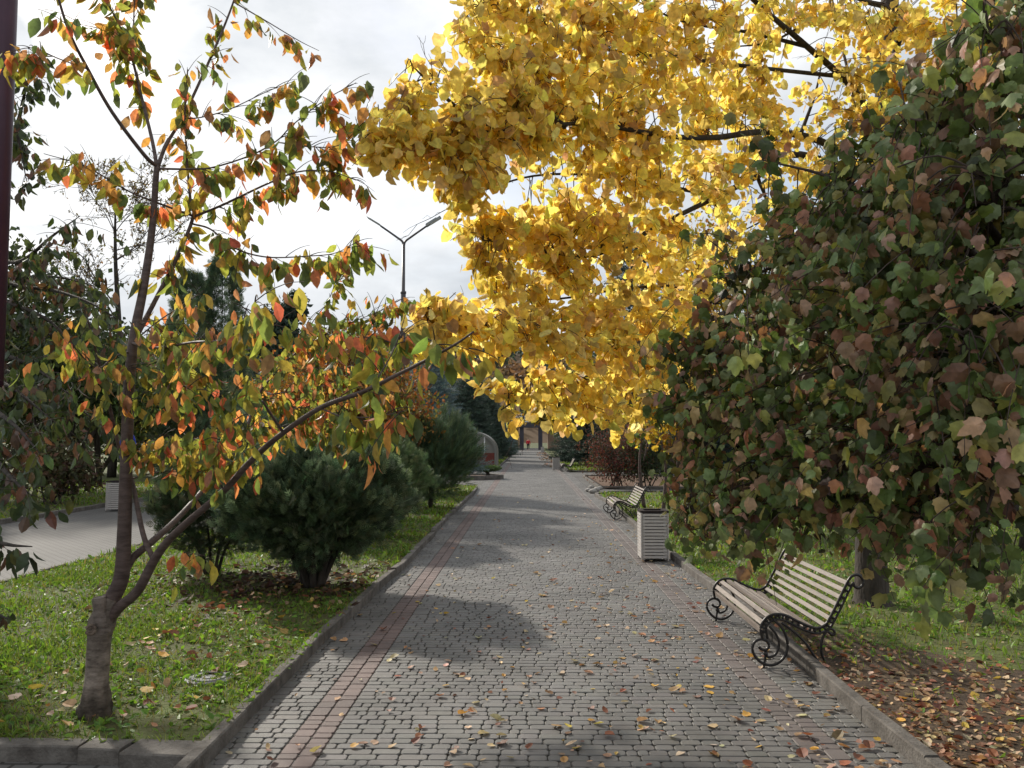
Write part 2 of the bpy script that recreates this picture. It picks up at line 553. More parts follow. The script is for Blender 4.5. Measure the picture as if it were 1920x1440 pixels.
def kerb(name, line, width=0.08, z=0.088, side=1, seed=3):
    r = random.Random(seed)
    line = np.asarray(line, float)
    seg = np.linalg.norm(np.diff(line, axis=0), axis=1)
    cum = np.concatenate([[0], np.cumsum(seg)])
    def at(s):
        return np.array([np.interp(s, cum, line[:, 0]), np.interp(s, cum, line[:, 1])])
    b = MB()
    s = 0.0
    off = 0.0
    while s < cum[-1] - 0.05:
        L = min(r.choice([0.5, 0.8, 1.0, 1.0, 1.0]), cum[-1] - s)
        p, q = at(s + 0.004), at(s + L - 0.004)
        off2 = off * 0.4 + r.uniform(-.022, .022)
        t = nrm(q - p)
        n = np.array([t[1], -t[0]]) * side
        p, q = p + n * off, q + n * off2
        off = off2 + r.uniform(-.006, .006)
        z0, z1 = z + r.uniform(-.009, .009), z + r.uniform(-.009, .009)
        c = 0.008
        sh = r.uniform(.82, 1.12)
        v = []
        for e, zz in ((p, z0), (q, z1)):
            v += [(*(e + n * 0), -0.1), (*(e + n * 0), zz - c), (*(e + n * c), zz), (*(e + n * (width - c)), zz), (*(e + n * width), zz - c), (*(e + n * width), -0.1)]
        f = [(i, i + 1, i + 7, i + 6) for i in range(5)] + [(0, 5, 4, 3, 2, 1), (6, 7, 8, 9, 10, 11)]
        b.faces(v, f, (sh, sh, sh * .99))
        s += L
    return struct(b.build(name, M['kerb']))


wob = lambda y, a: a * (math.sin(y * .55 + 1) * .022 + math.sin(y * 1.3) * .012)
kerb('kerb', [(XL + wob(y, 1), y) for y in np.arange(3.4, 29.2, .5)] + [(-1.75, 29.5), (-2.0, 29.95), (-2.4, 30.15), (-6, 30.15)], side=-1, seed=4)
kerb('kerb', [(XL, y) for y in (47.6, 150)], side=-1, seed=5)
kerb('kerb', [(XR + wob(y + 3, 1.3), y) for y in np.arange(2.5, 25.6, .5)] + [(2.08, 25.9), (2.6, 26.6), (22, 26.6)], side=1, seed=6)
kerb('kerb', [(22, 43.3), (XR, 43.3), (XR, 150)], side=1, seed=7)
kerb('kerb', [(22, 29.0), (2.55, 29.0), (2.4, 29.3), (2.4, 37.9), (22, 37.9)], side=1, seed=8)
kerb('kerb', [(-2.38, 4.58), (-6.0, 4.66)], side=1, z=0.085, width=0.12, seed=10)
kerb('kerb', [(-2.14, 4.54), (-2.37, 4.56)], side=1, z=0.07, width=0.16, seed=13)
kerb('kerb', [(-1.76, 4.46), (-2.13, 4.5)], side=1, z=0.075, width=0.22, seed=14)
kerb('kerb', [(-6.0, 4.7), (-6.0, 30.1)], side=1, seed=11)
kerb('kerb', [(-10.5, 3.0), (-10.5, 130)], side=-1, seed=12)


# pavers of the main path: every brick is real, rounded at its corners
def pavers():
    p = 0.0813
    bricks = []   # x0, x1, y0, y1, red
    reds = [(-1.352, -1.126), (1.50, 1.726)]
    rows = int((58 - 2.6) / p)
    rr = random.Random(5)
    for j in range(rows):
        y0 = 2.6 + j * p
        for a, bnd in ((XL - .05, reds[0][0]), (reds[0][1], reds[1][0]), (reds[1][1], XR + .05)):
            x = a - rr.choice([0, .05, .08, .11]) * (a < -1.5)
            while x < bnd - 0.02:
                L = rr.choice([.157, .157, .157, .104, .104, .118, .062])
                if x + L > bnd - .04:
                    L = bnd - x
                bricks.append((x, x + L, y0, y0 + p, 0))
                x += L
    for a, bnd in reds:
        mid = (a + bnd) / 2
        for c0, c1 in ((a, mid), (mid, bnd)):
            y = 2.6 + rr.random() * .05
            while y < 58:
                L = rr.choice([.0813, .0813, .118, .118, .157])
                bricks.append((c0, c1, y, y + L, 1))
                y += L
    B = np.array(bricks)
    n = len(B)
    g = 0.0018
    x0, x1, y0, y1 = B[:, 0] + g, B[:, 1] - g, B[:, 2] + g, B[:, 3] - g
    grey = np.array([.128, .123, .117])[None] * (1 + rng.normal(0, .06, (n, 1))) * (1 + rng.normal(0, .012, (n, 3)))
    red = np.array([.130, .090, .081])[None] * (1 + rng.normal(0, .09, (n, 1)))
    fade = np.where(B[:, 0:1] > 0, 0.55, 0.0)   # the right strip is dirtier and greyer
    red = red * (1 - fade) + grey * fade
    col = np.where(B[:, 4:5] > 0, red, grey)
    dz = rng.normal(0, .0011, n) - .004 * np.clip(np.sin(B[:, 0] * 1.9 + 1) * np.sin(B[:, 2] * .9), 0, 1)
    k, ch = .015, .0048
    top, low = [], []
    cx, cy = (x0 + x1) / 2, (y0 + y1) / 2
    for (sx, sy, kx, ky) in ((-1, -1, 1, 0), (1, -1, 1, 0), (1, -1, 0, 1), (1, 1, 0, 1), (1, 1, 1, 0), (-1, 1, 1, 0), (-1, 1, 0, 1), (-1, -1, 0, 1)):
        hx, hy = (x1 - x0) / 2, (y1 - y0) / 2
        kk = np.minimum(k, hx * .5)
        lx, ly = cx + sx * (hx - kx * kk), cy + sy * (hy - ky * k)
        tx, ty = cx + sx * (hx - ch - kx * kk * .8), cy + sy * (hy - ch - ky * k * .8)
        tilt = (tx - cx) * 0
        top.append(np.stack([tx, ty, dz + tilt], 1))
        low.append(np.stack([lx, ly, dz - .006], 1))
    V = np.stack(low + top, 1)
    flat = [8, 9, 10, 11, 12, 13, 14, 15]
    tot = [8]
    for i in range(8):
        j = (i + 1) % 8
        flat += [i, j, 8 + j, 8 + i]
        tot.append(4)
    b = MB()
    loops = (np.arange(n)[:, None] * 16 + np.array(flat)[None]).reshape(-1)
    b.add(V.reshape(-1, 3), loops, np.tile(tot, n), np.repeat(col, 16, 0))
    struct(b.build('path_surface', M['brick']))


pavers()


# ------------------------------------------------------------------ grass and leaf litter
def in_poly(pts, poly):
    x, y = pts[:, 0], pts[:, 1]
    ins = np.zeros(len(pts), bool)
    j = len(poly) - 1
    for i in range(len(poly)):
        xi, yi = poly[i]
        xj, yj = poly[j]
        c = ((yi > y) != (yj > y)) & (x < (xj - xi) * (y - yi) / (yj - yi + 1e-12) + xi)
        ins ^= c
        j = i
    return ins


T_BLADE = (np.array([(-.07, 0, 0), (.07, 0, 0), (.05, .55, 0), (-.05, .55, 0), (0, 1, 0)], float), [(0, 1, 2, 3), (3, 2, 4)])


def grass(b, poly, bands, z, palette, bare=None, hmul=1.0):
    xs, ys = [p[0] for p in poly], [p[1] for p in poly]
    for y0, y1, dens, hgt, wide in bands:
        a0, a1 = max(y0, min(ys)), min(y1, max(ys))
        n = int((max(xs) - min(xs)) * (a1 - a0) * dens)
        pts = np.stack([rng.uniform(min(xs), max(xs), n), rng.uniform(a0, a1, n)], 1)
        # visible part only, plus a margin
        keep = in_poly(pts, poly) & (np.abs(pts[:, 0] - 0.02 * pts[:, 1]) < pts[:, 1] * 0.75 + 1.5)
        cl = np.sin(pts[:, 0] * 3.1 + np.sin(pts[:, 1] * 2.3) * 1.5) + np.sin(pts[:, 1] * 4.3 + pts[:, 0] * 1.7)
        keep &= rng.random(n) < 0.62 + 0.2 * cl
        if bare is not None:
            keep &= rng.random(n) > bare(pts)
        pts, cl = pts[keep], cl[keep]
        m = len(pts)
        ax = nrm(np.concatenate([rng.normal(0, .5, (m, 2)), np.ones((m, 1))], 1))
        no = rand_dir(m)
        patch = np.clip(.5 + .5 * np.sin(pts[:, 0] * 1.7 + np.sin(pts[:, 1] * 1.1) * 2) * np.sin(pts[:, 1] * 1.9 + 1), 0, 1)
        h = hgt * hmul * rng.uniform(.4, 1.2, m) * (.65 + .5 * patch)
        c = vary(palette, m, .22)
        dry = (rng.random(m) < .30 * (1 - patch))[:, None]
        c = np.where(dry, np.array([.22, .17, .075]) * rng.uniform(.6, 1.2, (m, 1)), c)
        tv, tf = T_BLADE
        tv = tv * np.array([wide, 1, 1])
        b.leaves((tv, tf), np.concatenate([pts, np.full((m, 1), z)], 1), ax, no, h, rng.uniform(.1, .6, m), 0, c)
        # broad low weeds between the blades
        mw = m // 5
        sel = rng.choice(m, mw, replace=False)
        ax = nrm(np.concatenate([rng.normal(0, 1.0, (mw, 2)), rng.uniform(.25, 1.1, (mw, 1))], 1))
        b.leaves(T_OVAL, np.concatenate([pts[sel], np.full((mw, 1), z + .005)], 1), ax, nrm(rng.normal(0, .4, (mw, 3)) + [0, 0, 1]), hgt * rng.uniform(.6, 1.1, mw) * hmul, .3, .2,
                 vary([(.14, .24, .04), (.18, .29, .05), (.10, .19, .035)], mw, .2))


GP = [(.12, .20, .03), (.155, .235, .036), (.09, .155, .026), (.19, .21, .055)]
gb = MB()
def bare_l(p):
    # under the evergreens little grows
    d = np.hypot((p[:, 0] + 2.6) / 1.5, (p[:, 1] - 10.0) / 1.5)
    return np.clip(1.25 - d, 0, .95)
grass(gb, LAWN_L, [(4.6, 7.5, 3000, .058, .95), (7.5, 11, 1700, .062, 1.15), (11, 17, 500, .085, 1.6), (17, 30.1, 200, .1, 2.4)], LZ, GP, bare_l)
struct(gb.build('grass', M['grass']), 'stuff')
gb = MB()
def bare_r(p):
    d = (p[:, 1] - 4.0) + (p[:, 0] - 2.1) * .75 - 2.4
    return np.clip(.95 - d * .42, 0, .95)
grass(gb, [(2.14, 3.1), (12, 3.1), (12, 26.5), (2.6, 26.5), (2.14, 25.8)], [(3.2, 7.5, 1100, .065, .9), (7.5, 12, 800, .075, 1.1), (12, 18, 300, .09, 1.8), (18, 26.5, 130, .1, 2.6)], RZ, GP, bare_r)
struct(gb.build('grass', M['grass']), 'stuff')
gb = MB()
grass(gb, rect(2.14, 6, 43.4, 60), [(43, 60, 60, .12, 4.0)], RZ, GP)
grass(gb, rect(-3.4, -1.76, 47.8, 75), [(47, 75, 60, .12, 4.0)], LZ, GP)
grass(gb, rect(-17, -10.65, 14, 32), [(14, 32, 90, .1, 3.0)], LZ, GP)
struct(gb.build('grass', M['grass']), 'stuff')

LIT = [(.48, .33, .17), (.55, .41, .25), (.40, .22, .09), (.27, .10, .05), (.56, .36, .07), (.36, .23, .13), (.6, .45, .28), (.2, .08, .045)]


def litter(name, pts, size, z, lift=0.16, pal=LIT, w=None):
    n = len(pts)
    b = MB()
    for T, part in ((T_LINDEN, slice(0, n // 2)), (T_CHERRY, slice(n // 2, 3 * n // 4)), (T_LOBED, slice(3 * n // 4, n))):
        q = pts[part]
        m = len(q)
        ax = nrm(np.concatenate([rng.normal(0, 1, (m, 2)), rng.normal(0, .05, (m, 1))], 1))
        no = nrm(np.concatenate([rng.normal(0, lift, (m, 2)), np.ones((m, 1))], 1))
        s = size * np.clip(rng.lognormal(-.12, .36, m), .3, 1.4)
        b.leaves(T, np.concatenate([q, z + rng.uniform(.003, .009, (m, 1))], 1), ax, no, s, rng.uniform(-.4, .12, m), rng.uniform(-.05, .7, m), vary(pal, m, .25, w))
    return struct(b.build(name, M['litter']), 'stuff')


# leaves on the pavers: thicker to the right and near the camera
n = 12500
q = np.stack([rng.uniform(XL, XR - .02, n), 4.2 + 22 * rng.random(n) ** 1.4], 1)
pr = 0.035 + 0.16 * np.clip((q[:, 0] - XL) / (XR - XL), 0, 1) ** 1.6
pr *= np.clip(1.5 - q[:, 1] / 14, .15, 1.2)
q = q[rng.random(n) < pr]
for k in range(40):   # little drifts
    c = q[rng.integers(len(q))]
    q = np.vstack([q, c + rng.normal(0, .05, (rng.integers(1, 4), 2))])
rng.shuffle(q)
q = q[(q[:, 0] < XR - .03) & (q[:, 0] > XL + .03)]
litter('fallen_leaves', q, .05, 0.0)
n = 900
q = np.stack([rng.uniform(.9, XR, n), rng.uniform(50, 105, n)], 1)
litter('fallen_leaves', q[rng.random(n) < (q[:, 0] - .7) / 1.6], .13, 0.0, pal=[(.22, .12, .06), (.3, .17, .08)])
# litter on the bare soil at the right
n = 52000
q = np.stack([rng.uniform(2.13, 7.0, n), rng.uniform(3.3, 12, n)], 1)
d = (q[:, 1] - 4.0) + (q[:, 0] - 2.1) * .75
q = q[rng.random(n) < np.clip(.82 - d * .2, .02, .78)]
litter('fallen_leaves', q, .040, RZ, .5, w=[3, 2.4, 2.4, 3, 1, 4, 1.6, 4])
# sparse leaves in the left lawn
n = 420
q = np.stack([rng.uniform(-3.2, -1.8, n), 4.8 + 5.5 * rng.random(n)], 1)
litter('fallen_leaves', q[rng.random(n) < .6], .058, LZ + .025, .7, w=[3, 2, 4, 5, 3, 2, 1, 4])
n = 900
q = np.stack([rng.normal(-2.7, .8, n), rng.normal(9.7, .7, n)], 1)
q = q[in_poly(q, LAWN_L)]
litter('fallen_leaves', q, .07, LZ + .005, .5, pal=[(.08, .045, .028), (.11, .06, .035), (.06, .04, .026), (.17, .10, .055)])


# ------------------------------------------------------------------ cherry tree, traced limb by limb
def limb(mb, pts, r0, r1, n=7, sides=8, wobble=0.0, power=1.0):
    s = smooth(pts, n)
    if wobble:
        s[1:-1] += rng.normal(0, wobble, (len(s) - 2, 3))
    t = np.linspace(0, 1, len(s)) ** power
    mb.tube(s, r0 + (r1 - r0) * t, sides)
    return s


def dress(leafb, twigb, line, spacing, T, size, pal, w, twig_p=.35, twig_len=.25, start=.1, droop=1.25, rand=.42, curv=(.05, .5), fold=(.05, .45), tw_r=.0022, leaf_gap=.035, depth_fn=None):
    """leaves hanging from a branch and from its short side twigs"""
    seg = np.linalg.norm(np.diff(line, axis=0), axis=1)
    cum = np.concatenate([[0], np.cumsum(seg)])
    pos, ax, tans = [], [], []
    ph, fr = rng.uniform(0, 6.28), rng.uniform(18, 30)
    s = cum[-1] * start
    tan_all = nrm(np.gradient(line, axis=0))
    while s <= cum[-1]:
        p = np.array([np.interp(s, cum, line[:, k]) for k in range(3)])
        t = nrm(np.array([np.interp(s, cum, tan_all[:, k]) for k in range(3)]))
        if math.sin(s * fr + ph) < -.5 and rng.random() < .8:
            s += spacing
            continue
        if rng.random() < twig_p:
            L = twig_len * rng.uniform(.4, 1.25)
            d = nrm(t * rng.uniform(.4, 1.1) + rng.normal(0, .5, 3) + [0, 0, .3])
            q = np.array([p + d * L * u + DOWN * (L * .3 * u * u) for u in np.linspace(0, 1, 6)])
            twigb.tube(q, np.linspace(tw_r * 1.3, tw_r * .5, 6), 4, cap=False)
            for u in np.arange(.25, 1.01, leaf_gap / L):
                pos.append(p + d * L * u + DOWN * (L * .3 * u * u))
                tans.append(nrm(d + DOWN * u))
        else:
            for _ in range(2):
                pos.append(p + rng.normal(0, .012, 3))
                tans.append(t)
        s += spacing * rng.uniform(.6, 1.4)
    pos, tans = np.array(pos), np.array(tans)
    m = len(pos)
    if m == 0:
        return
    ax = nrm(DOWN * droop + rng.normal(0, rand, (m, 3)) + tans * .35)
    off = nrm(ax + rng.normal(0, .5, (m, 3))) * rng.uniform(.012, .03, (m, 1)) + DOWN * rng.uniform(0, .035, (m, 1))
    leafb.leaves(T, pos + off, ax, rand_dir(m), size * rng.uniform(.65, 1.2, m), rng.uniform(*curv, m), rng.uniform(*fold, m), vary(pal, m, .18, w))


base = G(180, 1342, LZ)
cherry = thing('cherry_tree', 'young cherry tree in the left lawn with forked trunk and drooping orange and green leaves', 'tree', base)
D0 = base[1]
tb = MB()
trunk = smooth([P(178, 1356, D0), P(180, 1300, D0), P(183, 1250, D0), P(187, 1190, D0), P(194, 1160, D0), P(210, 1120, D0)], 10)
rr_ = np.interp(np.linspace(0, 1, len(trunk)), [0, .12, .3, .55, .75, 1], [.096, .083, .066, .066, .08, .052])
tb.tube(trunk, rr_, 26)
tv_ = tb.v[0]
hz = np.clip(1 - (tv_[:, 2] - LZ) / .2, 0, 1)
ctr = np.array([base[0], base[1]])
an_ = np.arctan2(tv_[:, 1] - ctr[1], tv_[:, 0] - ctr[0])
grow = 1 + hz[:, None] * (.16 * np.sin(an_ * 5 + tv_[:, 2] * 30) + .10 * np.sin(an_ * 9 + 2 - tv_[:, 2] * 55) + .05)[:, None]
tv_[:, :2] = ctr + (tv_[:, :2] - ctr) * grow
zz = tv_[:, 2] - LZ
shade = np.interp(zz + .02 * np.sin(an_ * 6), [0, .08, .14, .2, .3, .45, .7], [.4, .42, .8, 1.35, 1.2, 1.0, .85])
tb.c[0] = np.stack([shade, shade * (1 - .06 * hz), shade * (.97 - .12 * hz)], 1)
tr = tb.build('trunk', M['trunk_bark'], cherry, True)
st_ = MB()
st_.tube(smooth([P(194, 1185, D0 - .03), P(189, 1150, D0 - .05), P(186, 1120, D0 - .06)], 4), [.044] * 4 + [.04] * 4 + [.037], 12)
st_.build('stub', M['trunk_bark'], cherry, False)
kn = MB()
kp = P(172, 1180, D0 - .095)
for rad, th in ((.026, .010), (.012, .006)):
    an = np.linspace(0, 2 * math.pi, 15)
    kn.tube([kp + np.array([math.cos(a) * rad * .8 - .0, -.012 + math.cos(a) * .01, math.sin(a) * rad]) for a in an], th, 6)
kn.build('knot', M['cut'], cherry, True)

CH = {}
bb = {}
def ch_limb(key, pix, r0, r1, part='branch', **k):
    b = MB()
    CH[key] = limb(b, [P(*q) for q in pix], r0 * .84, r1 * .84, **k)
    return b.build(part, M['cherry_bark'], cherry, True)

d = D0
ch_limb('lead', [(196, 1165, d), (212, 1120, d), (228, 1080, d), (233, 1000, d), (236, 900, d), (241, 750, d), (250, 640, d), (269, 540, d + .05), (285, 430, d + .1), (294, 310, d + .1)], .062, .021, 'leader', n=7, sides=12)
ch_limb('lead_l', [(294, 312, d + .1), (270, 290, d), (210, 210, d - .2), (165, 130, d - .35), (130, 60, d - .5), (105, -20, d - .6), (80, -120, d - .7)], .016, .006)
ch_limb('lead_m', [(294, 312, d + .1), (285, 262, d + .2), (265, 180, d + .3), (245, 100, d + .3), (225, 50, d + .2), (190, -20, d + .1), (160, -110, d)], .015, .005)
ch_limb('lead_m2', [(246, 105, d + .3), (250, 60, d + .4), (252, 0, d + .5), (256, -90, d + .5)], .008, .004)
ch_limb('lead_r', [(296, 312, d + .1), (312, 270, d + .2), (345, 215, d + .4), (385, 130, d + .55), (420, 50, d + .7), (445, -20, d + .8), (470, -120, d + .9)], .016, .006)
ch_limb('B', [(200, 1168, d), (222, 1140, d - .03), (258, 1108, d - .1), (288, 1052, d - .15), (312, 1018, d - .2), (345, 985, d - .3), (420, 920, d - .5), (465, 870, d - .65), (520, 820, d - .85), (600, 765, d - 1.15), (680, 735, d - 1.45), (740, 705, d - 1.65), (790, 680, d - 1.8), (850, 648, d - 2.0), (888, 622, d - 2.1)], .048, .004, power=.62, n=6)
ch_limb('C', [(232, 1075, d), (250, 1045, d + .05), (282, 1018, d + .1), (330, 975, d + .4), (380, 920, d + .75), (440, 850, d + 1.15), (463, 800, d + 1.35), (482, 745, d + 1.55), (515, 700, d + 1.7), (545, 670, d + 1.8), (581, 642, d + 1.8)], .032, .007, power=.8)
ch_limb('D', [(288, 1050, d - .15), (268, 1000, d - .1), (247, 900, d + .1), (226, 850, d + .1), (205, 760, d), (188, 690, d - .1), (175, 640, d - .2), (165, 600, d - .3)], .02, .006)
ch_limb('E', [(250, 640, d + .02), (270, 603, d + .1), (285, 575, d + .15), (333, 480, d + .25), (362, 407, d + .3), (357, 375, d + .3), (350, 290, d + .3), (347, 200, d + .3), (352, 130, d + .3)], .022, .005)
ch_limb('Er', [(362, 407, d + .3), (420, 383, d + .2), (500, 345, d), (560, 322, d - .15), (620, 322, d - .25), (668, 338, d - .35)], .011, .0025)
ch_limb('El', [(362, 405, d + .3), (300, 382, d + .15), (240, 358, d), (160, 312, d - .2), (82, 288, d - .4)], .010, .0025)
ch_limb('F', [(295, 316, d + .1), (330, 317, d + .1), (362, 317, d + .1), (403, 313, d + .1), (473, 290, d), (520, 263, d - .1), (550, 233, d - .15), (610, 187, d - .2), (668, 155, d - .25)], .009, .0025)
ch_limb('Fs', [(523, 267, d - .1), (580, 275, d - .2), (640, 270, d - .3), (690, 215, d - .4)], .005, .002)
ch_limb('G', [(350, 222, d + .3), (377, 220, d + .25), (430, 205, d + .1), (500, 172, d), (552, 152, d - .1)], .006, .002)
ch_limb('Hh', [(440, 5, d + .8), (500, 40, d + .7), (560, 76, d + .6), (598, 95, d + .55)], .006, .002)
ch_limb('J', [(362, 420, d + .3), (395, 430, d + .2), (440, 465, d + .05), (500, 482, d - .1), (580, 480, d - .25), (630, 474, d - .35), (672, 452, d - .42)], .008, .0022)
ch_limb('Kx', [(581, 642, d + 1.8), (640, 612, d + 1.6), (700, 588, d + 1.3), (752, 562, d + 1.0)], .007, .002)
ch_limb('Kup', [(581, 642, d + 1.8), (598, 612, d + 1.7), (625, 540, d + 1.5), (646, 480, d + 1.3)], .006, .002)
ch_limb('Lr', [(245, 642, d), (290, 652, d - .3), (360, 642, d - .8), (425, 635, d - 1.3), (470, 590, d - 1.8), (480, 555, d - 2.1)], .01, .003)
ch_limb('Mm', [(243, 660, d), (215, 668, d - .2), (180, 690, d - .4), (130, 640, d - .7), (100, 610, d - .9)], .007, .0025)
ch_limb('Nn', [(238, 850, d), (300, 830, d - .2), (360, 825, d - .35), (430, 800, d - .6)], .007, .002)
ch_limb('Oo', [(238, 900, d), (300, 885, d + .1), (370, 885, d + .1), (440, 870, d)], .006, .002)
ch_limb('Qq', [(532, 812, d - .9), (510, 780, d - 1.0), (492, 752, d - 1.1)], .009, .006)
ch_limb('Rr', [(600, 765, d - 1.15), (640, 780, d - 1.3), (700, 782, d - 1.5), (760, 770, d - 1.7)], .005, .002)
ch_limb('Ss', [(690, 732, d - 1.5), (720, 690, d - 1.4), (745, 640, d - 1.3), (760, 590, d - 1.3)], .005, .002)
ch_limb('Tt', [(420, 920, d - .5), (400, 880, d - .6), (410, 830, d - .7), (430, 780, d - .8)], .006, .002)
ch_limb('U1', [(250, 640, d), (300, 600, d - .3), (345, 570, d - .55), (382, 545, d - .7)], .006, .002)
ch_limb('V1', [(482, 742, d + 1.55), (540, 735, d + 1.9), (610, 722, d + 2.2), (690, 680, d + 2.3), (730, 640, d + 2.3)], .006, .002)
ch_limb('W1', [(165, 130, d - .35), (110, 110, d - .5), (60, 90, d - .6), (10, 100, d - .8)], .005, .002)
ch_limb('W2', [(245, 100, d + .3), (200, 60, d + .2), (150, 45, d + .1)], .005, .002)

ch_limb('X1', [(463, 800, d + 1.35), (530, 800, d + 1.7), (600, 790, d + 2.0), (680, 800, d + 2.1), (715, 815, d + 2.1)], .007, .002)
ch_limb('X2', [(482, 745, d + 1.55), (560, 765, d + 1.7), (640, 755, d + 1.8), (710, 750, d + 1.9), (750, 740, d + 1.9)], .007, .002)
ch_limb('X3', [(440, 850, d + 1.15), (400, 830, d + 1.3), (350, 820, d + 1.4), (290, 835, d + 1.5)], .007, .002)
CP = [(.54, .20, .10), (.48, .26, .085), (.38, .31, .075), (.24, .26, .06), (.15, .20, .06), (.34, .18, .115), (.58, .16, .10), (.10, .145, .065)]
leafb, twigb = MB(), MB()
W_TOP = [1.6, 2.2, 2.8, 4.0, 2.6, 2.0, .9, 1.6]
W_LOW = [1.1, 1.4, 2.6, 4.4, 3.4, 1.1, .7, 2.6]
SZ = .086
for key, w_, sp, tp in (('lead_l', W_TOP, .034, .4), ('lead_m', W_TOP, .024, .6), ('lead_m2', W_TOP, .028, .6), ('lead_r', W_TOP, .036, .5), ('E', W_TOP, .024, .55), ('Er', W_TOP, .02, .5),
                        ('El', W_TOP, .022, .35), ('F', W_TOP, .02, .5), ('Fs', W_TOP, .018, .55), ('G', W_TOP, .024, .45), ('Hh', W_TOP, .045, .25), ('J', W_LOW, .02, .5), ('W1', W_TOP, .018, .6), ('W2', W_TOP, .018, .6)):
    dress(leafb, twigb, CH[key], sp, T_CHERRY, SZ * 1.22, CP, w_, tp + .06, .2, start=.42 if key in ('lead_l', 'lead_r') else .3 if key == 'lead_m' else .12)
for key, sp, tp, st in (('Kx', .016, .6, .05), ('Kup', .018, .6, .05), ('X1', .016, .6, .05), ('X2', .016, .6, .05), ('X3', .018, .6, .1), ('Lr', .036, .55, .2), ('Mm', .034, .55, .1), ('Nn', .022, .6, .1), ('Oo', .024, .6, .1), ('Rr', .034, .45, .05), ('Ss', .022, .6, .1),
                        ('Tt', .022, .65, .05), ('U1', .04, .5, .1), ('V1', .016, .6, .05), ('D', .06, .35, .55), ('C', .03, .5, .5), ('B', .085, .3, .55)):
    dress(leafb, twigb, CH[key], sp, T_CHERRY, SZ * 1.02, CP, W_LOW, tp, .22, start=st)
# lower fill of twigs between C and B
for px, py, dd in ((560, 690, 1.6), (420, 740, -.9), (640, 690, 2.0), (480, 800, .9), (360, 700, -.3), (330, 640, -.2), (150, 680, -.5), (680, 740, 1.9), (520, 610, -1.0), (300, 840, -.1), (360, 860, .1), (430, 840, .0), (350, 1040, -.25), (690, 640, -.9), (300, 760, -.3),
                   (570, 770, 1.6), (620, 820, 1.8), (290, 610, -.5), (845, 655, -1.95), (600, 650, 1.7), (260, 690, -.2), (440, 660, -.9)):
    p = P(px, py, d + dd)
    L = np.array([p + np.array([-.25, .1, .05]), p, p + np.array([.22, -.1, .0])])
    if py in (1040, 655):
        L = np.array([p + np.array([-.1, .05, .05]), p, p + np.array([.08, -.05, .0])])
    dress(leafb, twigb, smooth(L, 4), .026, T_CHERRY, SZ * 1.02, CP, W_LOW, .55, .24, start=0)
leafb.build('foliage', M['cherry_leaf'], cherry, extra=(twigb, M['twig']))

# ------------------------------------------------------------------ dark leaved tree leaning in at the left edge
bl = np.array([-6.2, 8.6, LZ])
plum = thing('plum_tree', 'dark plum tree at the left edge with grey green drooping leaves behind the nearest lamp pole', 'tree', bl)
b = MB()
limb(b, [bl, bl + [0.05, -.05, .8], bl + [.1, -.1, 1.6]], .12, .09, sides=10)
b.build('trunk', M['bark'], plum, True)
top = bl + [.1, -.1, 1.55]
leafb, twigb = MB(), MB()
DPAL = [(.05, .075, .035), (.065, .095, .035), (.11, .065, .045), (.09, .11, .03), (.04, .06, .03), (.16, .075, .05)]
pl = [[(-60, 300, 8.5), (20, 250, 7.4), (45, 180, 6.8), (60, 110, 6.4)], [(-60, 420, 8.4), (10, 330, 7.2), (30, 250, 6.7), (50, 340, 6.4)],
      [(-40, 520, 8.2), (40, 490, 7.2), (95, 445, 6.6), (150, 405, 6.2)], [(-40, 560, 8.2), (60, 540, 7.4), (150, 560, 6.8), (225, 600, 6.4)],
      [(-60, 600, 8.2), (40, 610, 7.4), (120, 640, 7.0), (190, 690, 6.6)], [(-60, 650, 8), (20, 670, 7), (80, 700, 6.6), (130, 740, 6.2)],
      [(-80, 700, 7), (-20, 760, 5.6), (30, 800, 4.9), (75, 850, 4.6)], [(-80, 780, 7), (-20, 850, 5.4), (25, 900, 4.8), (60, 930, 4.6)],
      [(-60, 560, 8.2), (20, 570, 7.4), (90, 600, 7.0), (140, 650, 6.8)], [(-80, 900, 6.5), (-40, 1000, 5.2), (10, 1020, 4.6), (60, 1025, 4.4)],
      [(-80, 640, 7.8), (-20, 700, 6.2), (40, 740, 5.6), (100, 790, 5.3)], [(-60, 520, 8.4), (30, 520, 8), (110, 520, 7.6), (190, 540, 7.2)],
      [(-80, 1100, 5.6), (-40, 1140, 4.8), (-10, 1150, 4.5), (14, 1160, 4.4)], [(-30, 700, 8), (60, 720, 7.6), (140, 760, 7.2), (190, 800, 7)]]
for i, pix in enumerate(pl):
    b = MB()
    pts = [top + rng.normal(0, .05, 3)] + [P(*q) for q in pix]
    s = limb(b, pts, .035, .003, n=7, sides=6)
    b.build('branch', M['bark'], plum, True)
    dress(leafb, twigb, s[len(s) // 3:], .034 if i not in (9, 12) else .05, T_CHERRY, .095, DPAL, [3, 3, 2, 1.5, 2, 1.2], .6 if i not in (9, 12) else .3, .32, start=.1, tw_r=.002)
leafb.build('foliage', M['dark_leaf'], plum, extra=(twigb, M['twig']))


